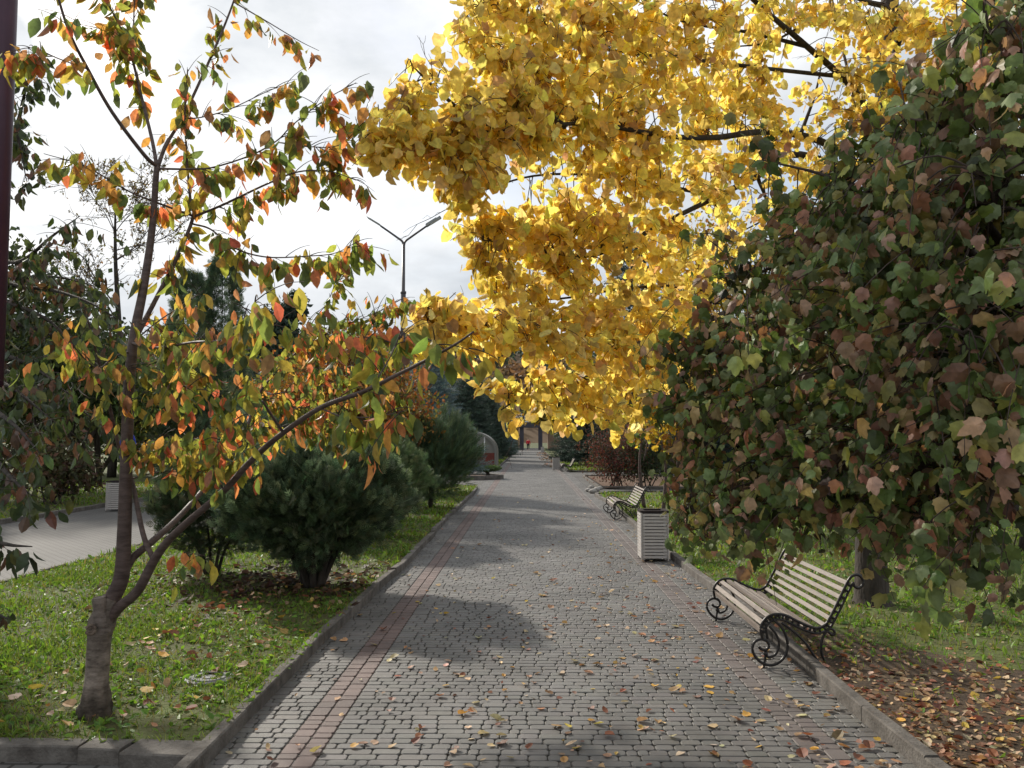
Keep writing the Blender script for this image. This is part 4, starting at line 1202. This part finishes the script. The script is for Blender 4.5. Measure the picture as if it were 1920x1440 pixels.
# bare tree against the sky
def bare_tree(loc, h, spread):
    o = thing('bare_tree', 'almost leafless tree with fine grey twigs against the sky at upper left', 'tree', loc)
    b, tw, lf = MB(), MB(), MB()
    loc = np.asarray(loc, float)
    s = smooth([loc, loc + [.2, 0, h * .4], loc + [-.1, 0, h * .75], loc + [-.2, 0, h]], 8)
    b.tube(s, np.linspace(.2, .02, len(s)), 8)
    b.build('trunk', M['bark'], o, True)
    pts = []
    def rec(p, dr, L, r, lev):
        n = 6
        q = [p]
        dd = dr.copy()
        for i in range(n):
            dd = nrm(dd + rng.normal(0, .13, 3) + [0, 0, .05])
            q.append(q[-1] + dd * L / n)
        q = np.array(q)
        r = max(r, .011)
        tw.tube(q, np.linspace(r, r * .55, n + 1), 5 if lev < 2 else 3, cap=False)
        if lev < 3:
            for k in range(4 if lev else 5):
                i = rng.integers(2, n + 1)
                rec(q[i], nrm(dd + rng.normal(0, .6, 3)), L * rng.uniform(.4, .65), r * .5, lev + 1)
        else:
            pts.extend(q[2:])
    for k in range(15):
        u = rng.uniform(.42, .97)
        p = s[int(u * (len(s) - 1))]
        a = k * 2.4
        rec(p, nrm(np.array([math.cos(a), math.sin(a), .75])), spread * (1.25 - u * .75), .045 * (1.3 - u), 0)
    pts = np.array(pts)
    pts = pts[rng.random(len(pts)) < .55]
    m = len(pts)
    lf.leaves(T_SIMPLE, pts, rand_dir(m), rand_dir(m), rng.uniform(.06, .16, m), .1, .1, vary([(.16, .12, .07), (.12, .12, .05), (.2, .15, .07)], m, .2))
    tw.build('branches', M['twig'], o)
    lf.build('leaves', M['far_leaf'], o)


for i, (x, y, h) in enumerate(((-15.5, 36, 6.0), (-22, 40, 7.5), (-11.5, 40, 5.5), (-9.5, 76, 7.0), (-28, 34, 8.0))):
    broad_tree('backdrop_tree', ('green tree behind the bin and sign, beyond the side path', 'dark wide tree under the bare tree, far left', 'olive tree beyond the columnar thujas', 'distant green tree behind the blue spruce', 'farthest dark tree at the left edge')[i], 'tree', (x, y, LZ),
               [((0, 0, h * .6), (2.4, 2, h * .28)), ((2.0, 0, h * .42), (2.0, 1.7, h * .3)), ((-2.0, 0, h * .45), (2.0, 1.7, h * .3)), ((.3, 0, h * .25), (2.6, 1.8, h * .22))], (GRN, DGR, OLV + GRN, GRN + DGR, DGR)[i], None, 8000, .24, .14, group='trees beyond the side path')
bare_tree((-17.4, 35.5, LZ), 12.2, 3.4)

# right hand background
broad_tree('yellow_tree', 'smaller yellow leaved tree behind the linden boughs, beyond the second bench', 'tree', (3.1, 16.5, RZ), [((0, 0, 3.4), (1.3, 1.2, 1.2)), ((-.9, 0, 2.7), (1.0, .9, .8)), ((.9, 0, 3.0), (1.2, 1, 1)), ((.2, 0, 4.6), (1.2, 1.1, 1.0)), ((-.5, .2, 2.1), (.8, .8, .5)), ((.6, 0, 5.4), (.9, .9, .8))], YEL, None, 10000, .095, .06, T=T_OVAL, shell=.7, twigs=6)
for i, (px, py, h) in enumerate(((1208, 952, 2.3), (1243, 960, 2.4), (1272, 985, 2.2))):
    g = G(px, py, RZ)
    broad_tree('sapling', ('slim forked sapling right behind the second bench', 'middle slim sapling with few orange leaves behind the slatted bin', 'right hand sapling half hidden by the guelder rose leaves')[i], 'tree', g, [((-.2, 0, h * .72), (.3, .3, .3)), ((.25, .1, h * .85), (.35, .3, .3)), ((0, 0, h), (.35, .3, .3))], YEL + [(.10, .15, .04)], None, 130, .11, .045, twigs=3, shell=.9, T=T_LINDEN, mat='linden_leaf', group='saplings behind the second bench', bark='cherry_bark')
BARB = [(.18, .045, .04), (.12, .06, .045), (.07, .07, .045), (.10, .075, .06), (.24, .06, .045)]
broad_tree('barberry_bush', 'dusky red and green barberry bush in the mulch bed at the crossing', 'bush', (3.05, 29.9, RZ), [((-.25, 0, 1.25), (1.1, 1, .95)), ((.6, .2, 1.4), (1.0, .9, .95)), ((.0, -.3, .7), (1.15, .9, .7))], BARB, [2, 3, 3, 2.4, 1.2], 9000, .075, .02, stems=8, twigs=10, shell=.6)
broad_tree('barberry_bush', 'dark green bush right beside the dusky red barberry', 'bush', (4.0, 29.6, RZ), [((0, 0, .9), (.9, .8, .9)), ((.6, .1, 1.2), (.8, .7, .9))], DGR, None, 5000, .08, .02, stems=6, twigs=6, shell=.6)
evergreen('dark_conifer', 'broad dark conifer beside the right kerb beyond the crossing', 'tree', (3.5, 52, RZ), 5.6, 1.8, SPD, 13, .5, 'spruce', base=.3)
evergreen('dark_conifer', 'shaded dark conifer behind the saplings and barberry', 'tree', (7.6, 44, RZ), 7.5, 2.6, SPD, 14, .5, 'spruce', base=.3)
evergreen('dark_conifer', 'bluish conifer right of the barberry under the yellow leaves', 'tree', (7.2, 34, RZ), 5.2, 2.1, [(.035, .06, .055), (.03, .05, .045)], 14, .42, 'spruce', base=.3)
evergreen('tall_pine', 'tall slender pine whose top shows through the linden boughs', 'tree', (5.3, 42, RZ), 11.8, 1.9, [(.05, .085, .06), (.04, .07, .05)], 18, .5, 'spruce', base=2.5, trunk_r=.16)
broad_tree('yellowing_tree', 'olive and yellow tree reaching over the right side of the far path', 'tree', (2.9, 63, RZ), [((-1.0, 0, 4.2), (1.5, 1.6, 1.3)), ((-2.0, 0, 3.5), (1.2, 1.4, .8)), ((.8, 0, 4.2), (1.8, 1.7, 1.7)), ((-.2, 0, 5.2), (1.8, 1.7, 1.3))], YEL[:3] + OLV, [2, 2, 1, 3, 3, 2], 9000, .3, .32)
broad_tree('yellowing_tree', 'small yellowing tree at the right just before the footbridge', 'tree', (4.2, 92, RZ), [((-.6, 0, 3.6), (1.5, 1.4, 1.6)), ((1.2, 0, 4.4), (2.0, 1.7, 2.0)), ((0, 0, 5.4), (1.6, 1.5, 1.3))], YEL[:3] + OLV + OLV, None, 6000, .34, .2)
broad_tree('dark_tree', 'dark tree at the right end of the footbridge', 'tree', (7.0, 112, RZ), [((0, 0, 4.5), (3, 2.6, 3)), ((-2, 0, 3.5), (2, 2, 2))], DGR + GRN, None, 6000, .4, .3)
broad_tree('dark_tree', 'large dark green tree behind the right side of the far path', 'tree', (5.2, 66, RZ), [((-2.2, 0, 3.4), (1.2, 1.4, 2.2)), ((0, 0, 6), (2.8, 2.6, 3)), ((-1.6, 0, 4.4), (1.8, 1.6, 2)), ((2, 0, 5), (2.4, 2, 2.6))], DGR, None, 8000, .32, .32)
for i, (x, y, h, lab) in enumerate(((7.45, 12.9, 6.0, 'dark trunked tree at the right edge behind the guelder rose'), (10.5, 19, 7.0, 'dark leafy tree deep in the shade behind the guelder rose'), (7.2, 23.5, 6.5, 'green tree behind the saplings right of the barberry'), (13.5, 27, 8, 'far dark tree closing the right edge of the lawn'))):
    broad_tree('shade_tree', lab, 'tree', (x, y, RZ), [((0, 0, h * .62), (2.4, 2.2, h * .22)), ((-1.5, -.3, h * .5), (1.6, 1.5, h * .16)), ((1.6, .2, h * .55), (1.9, 1.7, h * .2)), ((.2, .3, h * .82), (1.8, 1.7, h * .2))], DGR + GRN[:1], None, 12000, .2, .17, twigs=3, group='trees on the right lawn')


# ------------------------------------------------------------------ hills and the far wood
def hill(name, x0, x1, y0, hgt, depth, seed):
    b = MB()
    nx, ny = 60, 14
    v = []
    for j in range(ny):
        for i in range(nx):
            u, t = i / (nx - 1), j / (ny - 1)
            x = x0 + (x1 - x0) * u
            z = hgt * math.sin(t * math.pi * .5) * (.75 + .18 * math.sin(u * 5 + seed) + .1 * math.sin(u * 13 + seed * 2)) - 1
            v.append((x, y0 + depth * t, z))
    f = [(j * nx + i, j * nx + i + 1, (j + 1) * nx + i + 1, (j + 1) * nx + i) for j in range(ny - 1) for i in range(nx - 1)]
    b.faces(v, f)
    struct(b.build(name, M['hill'], smooth=True))
    return np.array(v).reshape(ny, nx, 3)


hv = hill('hill', -420, 420, 330, 74, 240, 1.0)
wb = MB()
for _ in range(2600):
    i, j = rng.integers(0, 59), rng.integers(0, 13)
    a, b_ = rng.random(2)
    p = hv[j, i] * (1 - a) * (1 - b_) + hv[j, i + 1] * a * (1 - b_) + hv[j + 1, i] * (1 - a) * b_ + hv[j + 1, i + 1] * a * b_
    kind = math.sin(p[0] * .045 + 2.3) + math.sin(p[2] * .17 + p[0] * .03) + rng.normal(0, .25)
    con = kind > .55
    m = 34
    dd = rand_dir(m)
    dd[:, 2] = np.abs(dd[:, 2])
    r_ = rng.uniform(3.2, 5.5)
    q = p + dd * [r_ * .75, r_ * .75, r_ * 1.2] * rng.uniform(.7, 1, (m, 1)) + [0, 0, 1.5]
    base_c = [(.05, .075, .06), (.06, .085, .06)] if con else [(.22, .12, .06), (.19, .13, .07), (.24, .15, .07), (.15, .10, .07)]
    c0 = np.asarray(base_c[rng.integers(len(base_c))])
    wb.leaves(T_OVAL, q, rand_dir(m), dd, r_ * .55, .1, .1, np.clip(c0 * (1 + rng.normal(0, .15, (m, 1))), .01, .9))
struct(wb.build('far_wood', M['far_leaf']), 'stuff')


# ------------------------------------------------------------------ benches
def bench_proto(loc):
    t = thing('park_bench', 'nearest slatted park bench with black wrought iron scrollwork, under the guelder rose', 'bench', loc, 'slatted park benches along the right kerb')
    loc = np.asarray(loc, float)
    L = 1.62
    K = 948.0
    def uz(pts):
        return [((x - 930) / K, (1237 - y) / K) for x, y in pts]
    rail = uz([(925, 1042), (914, 965), (940, 908), (985, 875), (1040, 866), (1100, 878), (1180, 918), (1260, 952), (1320, 962), (1372, 935), (1402, 888), (1450, 800), (1500, 700), (1542, 622), (1575, 594), (1612, 592), (1638, 622), (1636, 662), (1606, 682), (1578, 668), (1572, 645)])
    spiral = uz([(1005, 905), (1060, 958), (1095, 1035), (1097, 1110), (1062, 1180), (990, 1220), (910, 1200), (856, 1130), (864, 1068), (908, 1042), (952, 1052), (970, 1085), (948, 1114), (916, 1110), (898, 1090)])
    arc = uz([(975, 950), (1020, 1005), (1040, 1070), (1018, 1140), (972, 1165), (945, 1148)])
    post = uz([(945, 1140), (938, 1190), (930, 1237)])
    leg1 = uz([(1060, 925), (1130, 975), (1220, 1058), (1290, 1160), (1335, 1215), (1375, 1225)])
    leg2 = uz([(1392, 962), (1425, 975), (1432, 1000), (1412, 1012), (1400, 998), (1378, 985), (1352, 1020), (1335, 1085), (1345, 1160), (1385, 1215), (1440, 1222)])
    seat_s = smooth(rail[:14], 10)
    # inner rail, offset towards the sitter
    tan = nrm(np.gradient(seat_s, axis=0))
    nor = np.stack([-tan[:, 1], tan[:, 0]], 1)
    for yy in (0.0, L):
        def P3(pts2, dy=0.0):
            return [loc + np.array([u, yy + dy, z]) for u, z in pts2]
        sf = MB()
        sf.tube(P3(smooth(rail, 8)), .011, 8)
        sf.tube(P3(seat_s - nor * .038), .010, 8)
        for k in range(6, len(seat_s), 5):
            sf.tube(P3([seat_s[k], seat_s[k] - nor[k] * .038]), .009, 5)
        side = sf.build('side_frame', M['iron'], t, True)
        for nm, pts2, rr2 in (('scroll', spiral, .011), ('scroll', arc, .010), ('rear_leg', leg1, .010), ('rear_leg', leg2, .010)):
            m_ = MB()
            m_.tube(P3(smooth(pts2, 8)), rr2, 7)
            m_.build(nm, M['iron'], side, True)
        m_ = MB()
        m_.tube(P3(smooth(post, 5)), .009, 8)
        m_.ball(loc + np.array([(945 - 930) / K, yy, (1237 - 1140) / K]), .019)
        m_.build('foot', M['iron'], side, True)
    # slats follow the rail
    seg = np.linalg.norm(np.diff(seat_s, axis=0), axis=1)
    cum = np.concatenate([[0], np.cumsum(seg)])
    ib = int(np.argmin(np.abs(seat_s[:, 0] - .435)))
    def slat(mb, s, wdt, lift):
        c = np.array([np.interp(s, cum, seat_s[:, k]) for k in (0, 1)])
        a = nrm(np.array([np.interp(s, cum, tan[:, k]) for k in (0, 1)]))
        n2 = np.array([-a[1], a[0]])
        c = c - n2 * .017
        Mx = np.array([(a[0], 0, n2[0]), (0, 1, 0), (a[1], 0, n2[1])])
        mb.box(loc + np.array([c[0], L / 2, c[1]]), (wdt, L - .022, .02), M=Mx, col=np.array([1, .97, .94]) * rng.uniform(.62, 1.08))
    mb = MB()
    s0 = cum[6]
    for k in range(8):
        slat(mb, s0 + (cum[ib] - .045 - s0) * k / 7, .037, 0)
    mb.build('seat', M['wood'], t)
    mb = MB()
    for k in range(7):
        slat(mb, cum[ib] + .03 + (cum[-1] - .03 - cum[ib] - .03) * k / 6, .032, 0)
    mb.build('backrest', M['wood'], t)
    return t


bench = bench_proto((1.75, 6.5, 0.0))


def copy_tree(o, parent=None):
    c = o.copy()
    COL.objects.link(c)
    c.parent = parent
    for ch in o.children:
        copy_tree(ch, c)
    return c


def place(o, loc, label):
    c = copy_tree(o)
    c.location = loc
    c['label'] = label
    return c


place(bench, (1.80, 18.0, 0.0), 'second slatted iron bench in the sun, just past the nearer slatted bin')
place(bench, (1.72, 43.6, 0.0), 'far slatted bench, tiny beside the distant bin beyond the crossing')


# ------------------------------------------------------------------ litter bins
def bin_proto(loc, label):
    t = thing('litter_bin', label, 'litter bin', loc, 'slatted wooden litter bins')
    loc = np.asarray(loc, float)
    W, HH = .37, .70
    for k in range(4):
        a = k * math.pi / 2
        ca, sa = math.cos(a), math.sin(a)
        Mx = np.array([(ca, -sa, 0), (sa, ca, 0), (0, 0, 1)])
        mb = MB()
        for i in range(14):
            z = .045 + i * .0445
            mb.box(loc + Mx @ np.array([0, -W / 2, z + .016]), (W - .035, .018, .033), M=Mx)
        for s in (-1, 1):
            mb.box(loc + Mx @ np.array([s * (W / 2 - .035), -W / 2 + .017, .33]), (.028, .016, .62), M=Mx)
        mb.build('slat_panel', M['binwood'], t)
        mb = MB()
        mb.box(loc + Mx @ np.array([-W / 2 + .002, -W / 2 + .002, .34]), (.02, .02, .66), M=Mx)
        mb.build('corner_post', M['binwood'], t)
    mb = MB()
    for k in range(4):
        a = k * math.pi / 2
        Mx = np.array([(math.cos(a), -math.sin(a), 0), (math.sin(a), math.cos(a), 0), (0, 0, 1)])
        mb.box(loc + Mx @ np.array([-.032, -W / 2 + .022, .685]), (W - .032, .064, .028), M=Mx)
    mb.build('rim', M['rim'], t)
    mb = MB()
    mb.lathe(loc + [0, 0, .03], [(.0, 0), (.145, 0), (.15, .62), (.143, .62), (.138, .02), (0, .02)], 20)
    mb.build('liner', M['rim'], t)
    return t


bn = bin_proto((1.755, 12.15, 0.0), 'slatted bin standing by the right kerb between the two nearer benches')
def place_bin(loc, label):
    c = copy_tree(bn)
    c.location = loc
    c['label'] = label
place_bin((1.52, 46.5, 0), 'pale slatted bin beside the far bench beyond the crossing')
place_bin((1.75, 104, 0), 'tiny far bin on the right near the underpass')
g = G(220, 957, 0)
place_bin((g[0], g[1], 0), 'slatted bin on the side path half hidden by the cherry trunk')


# ------------------------------------------------------------------ lamp posts
def lamp_post(loc, label, paint='pole', sticker=False, box=False, hh=7.3):
    t = thing('lamp_post', label, 'lamp post', loc, 'double armed lamp posts along the left side')
    loc = np.asarray(loc, float)
    b = MB()
    b.tube([loc + [0, 0, -.1], loc + [0, 0, 5.85], loc + [0, 0, 5.9], loc + [0, 0, hh]], [.075, .072, .05, .042], 14)
    b.build('pole', M[paint], t, True)
    b = MB()
    b.lathe(loc + [0, 0, 5.8], [(.074, 0), (.085, .01), (.085, .07), (.05, .09)], 14)
    b.build('collar', M[paint], t, True)
    for s in (-1, 1):
        b = MB()
        b.tube(smooth([loc + [0, 0, hh - .12], loc + [s * .04, 0, hh + .03], loc + [s * .2, 0, hh + .16], loc + [s * .68, 0, hh + .50]], 6), np.linspace(.036, .028, 19), 10)
        arm = b.build('arm', M[paint], t, True)
        b = MB()
        a = math.atan2(.34, .48) * .9
        Mx = np.array([(s * math.cos(a), 0, -math.sin(a) * s * s), (0, 1, 0), (math.sin(a), 0, math.cos(a))])
        c = loc + np.array([s * (.66 + .2), 0, hh + .485 + .135])
        b.box(c, (.5, .15, .06), M=Mx)
        b.box(c + Mx @ np.array([-.05, 0, .04]), (.36, .11, .03), M=Mx)
        hd = b.build('lamp_head', M['lamp'], t)
        b = MB()
        b.box(c + Mx @ np.array([.05, 0, -.034]), (.34, .11, .012), M=Mx)
        b.build('lens', M['white'], hd)
    if sticker:
        b = MB()
        zs = P(3, 216, loc[1])[2]
        an = np.linspace(-2.6, -1.35, 14)
        v, f = [], []
        for k, a in enumerate(an):
            v += [loc + [math.cos(a) * .0755, math.sin(a) * .0755, zs - .055], loc + [math.cos(a) * .0755, math.sin(a) * .0755, zs + .055]]
        f = [(2 * k, 2 * k + 2, 2 * k + 3, 2 * k + 1) for k in range(13)]
        b.faces(v, f)
        b.build('sticker', M['white'], t)
    if box:
        b = MB()
        b.box(loc + [0, -.1, 5.2], (.3, .16, .5))
        b.build('box', M['lamp'], t)
        b = MB()
        b.ball(loc + [0, -.08, 6.6], (.24, .2, .24))
        b.build('loudspeaker', M['white'], t, True)
    return t


lamp_post((-3.585, 5.62, LZ), 'lamp post with purplish lens veil in its colour, cut by the left edge of the photo, with a white sticker', 'veil_tint', sticker=True)
lamp_post((-3.6, 24.4, LZ), 'dark lamp post with two raised arms against the sky, middle of the photo')
lamp_post((-3.5, 64, LZ), 'distant lamp post showing between the spruce and the yellow leaves, taller in view')
lamp_post((-4.0, 95, LZ), 'farthest lamp post with a box and white loudspeaker on its pole', box=True)

# ------------------------------------------------------------------ small things
g = G(392, 1273, LZ)
t = thing('manhole_cover', 'round grey inspection cover sunk in the left lawn grass', 'cover', g)
b = MB()
b.lathe(g - [0, 0, .018], [(.165, -.02), (.165, .03), (.15, .038), (.145, .03), (.12, .03), (.115, .038), (.09, .038), (.085, .03), (.05, .03), (.045, .036), (0, .036)], 28)
b.build('lid', M['grey'], t)
b = MB()
b.box(g + [.0, .06, .025], (.09, .03, .012))
b.build('handle', M['rim'], t)

bs = G(238, 948, 0)
t = thing('round_sign', 'blue rounded sign mostly hidden behind the cherry trunk', 'sign', (bs[0], bs[1], 0))
c = P(239, 840, bs[1])
b = MB()
b.tube([(c[0], c[1] + .03, 0), (c[0], c[1] + .03, c[2] + .3)], .03, 10)
b.build('post', M['pole'], t, True)
b = MB()
an = np.linspace(0, 2 * math.pi, 29)[:-1]
v = [(c[0] + math.cos(a) * .23, c[1] + dy, c[2] + math.sin(a) * .44) for dy in (-.02, .0) for a in an]
b.faces(v, [tuple(range(28)), tuple(range(28, 56))[::-1]] + [(i, i + 28, (i + 1) % 28 + 28, (i + 1) % 28) for i in range(28)])
b.build('plate', M['blue'], t)

# round bed and its flat juniper
t = thing('round_bed', 'round raised flower bed with concrete rim on the paved square', 'flower bed', (-2.25, 36.2, 0))
b = MB()
an = np.linspace(0, 2 * math.pi, 41)
b.lathe((-2.25, 36.2, 0), [(1.22, -.05), (1.22, .16), (1.2, .18), (1.1, .18), (1.08, .16), (1.08, .05)], 40)
b.build('rim', M['kerb'], t)
b = MB()
b.lathe((-2.25, 36.2, .08), [(1.09, 0), (.6, .05), (0, .07)], 30)
b.build('soil', M['mulch'], t)
jl = np.array([-1.72, 36.0, .1])
t = thing('flat_juniper', 'low juniper clipped to a flat green table in the round bed', 'shrub', jl)
b = MB()
b.tube(smooth([jl, jl + [.05, 0, .08], jl + [-.03, 0, .22]], 4), np.linspace(.09, .06, 9), 8)
for k in range(7):
    a = k * .9
    b.tube(smooth([jl + [0, 0, .15], jl + [math.cos(a) * .2, math.sin(a) * .2, .26], jl + [math.cos(a) * .42, math.sin(a) * .42, .3]], 3), np.linspace(.04, .012, 7), 6)
b.build('trunk', M['bark'], t, True)
b = MB()
m = 2600
dd = rand_dir(m)
p = jl + [0, 0, .34] + dd * [.58, .58, .085] * rng.random((m, 1)) ** .35
b.leaves(T_FAN, p, nrm(dd + [0, 0, .6] + rng.normal(0, .3, (m, 3))), rand_dir(m), .1 * rng.uniform(.7, 1.2, m), 0, 0, vary([(.09, .14, .045), (.07, .11, .04)], m, .2))
b.build('foliage', M['needle'], t)

# domed kiosk
KY, KX, KW, KH = 46.0, -3.3, 1.6, 2.1
t = thing('domed_kiosk', 'domed pale glazed kiosk with red brown lower panel beside the path', 'kiosk', (KX, KY, 0))
def arch(off=0.0, n=26):
    a = np.linspace(0, math.pi, n)
    return [(KX + math.cos(x) * (KW + off), .9 + math.sin(x) ** .85 * (KH - .9 + off)) for x in a]
b = MB()
o_, i_ = [(KX + KW + .02, 0)] + arch(.02) + [(KX - KW - .02, 0)], [(KX + KW - .1, 0)] + arch(-.1) + [(KX - KW + .1, 0)]
nn = len(o_)
v = [(x, KY, z) for x, z in o_] + [(x, KY, z) for x, z in i_] + [(x, KY + 2.6, z) for x, z in o_] + [(x, KY + 2.6, z) for x, z in i_]
f = []
for k in range(nn - 1):
    f += [(k, k + 1, nn + k + 1, nn + k), (2 * nn + k, 3 * nn + k, 3 * nn + k + 1, 2 * nn + k + 1), (k, 2 * nn + k, 2 * nn + k + 1, k + 1), (nn + k, nn + k + 1, 3 * nn + k + 1, 3 * nn + k)]
b.faces(v, f)
b.build('vault', M['glazing'], t)
b = MB()
b.faces([(x, KY + .12, z) for x, z in arch(-.1)], [tuple(range(26))])
b.build('gable', M['glazing'], t)
for x in (-.95, 0, .95):
    b = MB()
    zt = .9 + (1 - (x / KW) ** 2) ** .5 * (KH - 1.0)
    b.box((KX + x, KY + .09, (zt + .9) / 2 + .02), (.06, .05, zt - .95))
    b.build('mullion', M['white'], t)
b = MB()
b.box((KX, KY + .06, .46), (KW * 2 - .22, .07, .92))
b.build('lower_panel', M['redpanel'], t)

# stones at the bed corner
for i, (px, py, r_) in enumerate(((1104, 922, .11), (1112, 925, .13), (1119, 921, .12), (1109, 916, .1), (1125, 918, .1))):
    g = G(px, py, 0)
    b = MB()
    b.ball((0, 0, r_ * .5), (r_, r_ * .8, r_ * .65), noise=.12)
    o = b.build('stone', M['stone'], smooth=True)
    o.location = g
    tag(o, 'pale rounded field stone lying at the corner of the barberry bed', 'stone', 'field stones at the bed corner')

# underpass, building behind it
BY = 128.0
t = thing('footbridge', 'dark footbridge with pale railing crossing over the end of the path', 'bridge', (0, BY, 0))
b = MB()
b.box((-1, BY + 2, 3.75), (34, 4, .8))
b.build('deck', M['darkdeck'], t)
for x in (-.95, 1.85):
    b = MB()
    b.box((x, BY + .6, 1.67), (.62, .62, 3.34))
    b.build('pillar', M['darkdeck'], t)
for x in (-9.2, 10.6):
    b = MB()
    b.box((x, BY + 2.2, 1.67), (15.2, 3.4, 3.34))
    b.build('abutment', M['brownwall'], t)
b = MB()
for z in (4.95, 4.55, 5.35):
    b.box((-1, BY + .15, z), (34, .06, .07 if z < 5 else .1))
b.box((-1, BY + .15, 4.22), (34, .14, .12))
for k in range(69):
    b.box((-18 + k * .5, BY + .15, 4.78), (.05, .05, 1.06))
b.build('railing', M['white'], t)
t = thing('ochre_building', 'ochre building with dark windows behind the footbridge', 'building', (-9, 145, 0))
b = MB()
b.box((-9, 149, 4.6), (15, 8, 9.2))
b.build('wall', M['ochre'], t)
b = MB()
b.box((-9, 149, 9.45), (16, 9, .5))
b.build('roof', M['brownwall'], t)
for x in (-15, -13, -11, -9, -7.5, -6, -4.5, -3):
    b = MB()
    b.box((x, 144.98, 6.2), (.8, .1, 2.0))
    wn = b.build('window', M['window'], t)
    b = MB()
    b.box((x, 144.9, 5.15), (1.0, .2, .1))
    b.build('sill', M['white'], wn)


# ------------------------------------------------------------------ the person far down the path
def skin_fig(name, verts, edges, radii, mat, parent, root=0):
    me = bpy.data.meshes.new(name)
    me.from_pydata([tuple(v) for v in verts], edges, [])
    me.materials.append(mat)
    o = bpy.data.objects.new(name, me)
    COL.objects.link(o)
    o.parent = parent
    mod = o.modifiers.new('Skin', 'SKIN')
    for i, r_ in enumerate(radii):
        me.skin_vertices[0].data[i].radius = (r_, r_) if not isinstance(r_, tuple) else r_
    me.skin_vertices[0].data[root].use_root = True
    mod.use_smooth_shade = True
    sb = o.modifiers.new('Sub', 'SUBSURF')
    sb.levels = sb.render_levels = 1
    return o


per = thing('person', 'person in a red coat and dark trousers walking in the underpass', 'person', (.02, 121, 0))
V = [(0, 0, .95), (0, 0, 1.15), (0, 0, 1.38), (0, 0, 1.48), (0, -.01, 1.56), (0, -.02, 1.66), (0, 0, 1.72),
     (-.19, 0, 1.36), (-.25, .02, 1.1), (-.26, -.06, .86), (-.26, -.08, .8), (.19, 0, 1.36), (.25, .02, 1.1), (.26, -.06, .86), (.26, -.08, .8),
     (-.1, 0, .88), (-.11, -.06, .48), (-.1, .02, .09), (-.1, -.14, .04), (.1, 0, .88), (.11, .1, .5), (.1, .26, .14), (.1, .14, .05), (0, -.125, 1.6), (0, -.11, 1.62)]
E = [(0, 1), (1, 2), (2, 3), (3, 4), (4, 5), (5, 6), (2, 7), (7, 8), (8, 9), (9, 10), (2, 11), (11, 12), (12, 13), (13, 14), (0, 15), (15, 16), (16, 17), (17, 18), (0, 19), (19, 20), (20, 21), (21, 22), (4, 24), (24, 23)]
Rr = [.12, .12, .14, .055, .08, .095, .06, .06, .045, .03, .035, .06, .045, .03, .035, .09, .06, .04, .035, .09, .06, .04, .035, .012, .02]
for s in (-1, 1):
    h0 = 10 if s < 0 else 14
    for k, (dx, dy, ln) in enumerate(((-.03, 0, .07), (-.01, -.0, .08), (.01, 0, .075), (.03, 0, .06), (.04 * s, -.03, .05))):
        i = len(V)
        bx = V[h0]
        V.append((bx[0] + dx, bx[1] + dy, bx[2] - ln * .55))
        V.append((bx[0] + dx * 1.1, bx[1] + dy - .02, bx[2] - ln * 1.1))
        E += [(h0, i), (i, i + 1)]
        Rr += [.009, .008]
skin_fig('body', V, E, Rr, M['skin'], per)
skin_fig('coat', [(0, 0, .82), (0, 0, 1.15), (0, 0, 1.36), (0, 0, 1.46), (-.2, 0, 1.36), (-.255, .02, 1.1), (-.265, -.06, .88), (.2, 0, 1.36), (.255, .02, 1.1), (.265, -.06, .88)],
         [(0, 1), (1, 2), (2, 3), (2, 4), (4, 5), (5, 6), (2, 7), (7, 8), (8, 9)], [.19, .165, .17, .075, .085, .065, .05, .085, .065, .05], M['redcoat'], per)
skin_fig('trousers', [(0, 0, .92), (-.1, 0, .86), (-.11, -.06, .48), (-.1, .02, .1), (.1, 0, .86), (.11, .1, .5), (.1, .26, .15)], [(0, 1), (1, 2), (2, 3), (0, 4), (4, 5), (5, 6)], [.13, .11, .08, .055, .11, .08, .055], M['darkcloth'], per)
b = MB()
b.ball((0, .02, 1.68), (.105, .11, .1))
o = b.build('hair', M['darkcloth'], None, True)
o.parent = per

# ------------------------------------------------------------------ output settings
vs = scene.view_settings
vs.view_transform = 'Standard'
vs.look = 'None'
vs.exposure = 0.6
vs.gamma = 1.0
scene.cycles.max_bounces = 8
scene.cycles.transparent_max_bounces = 8
scene.cycles.use_denoising = True
scene.render.film_transparent = False
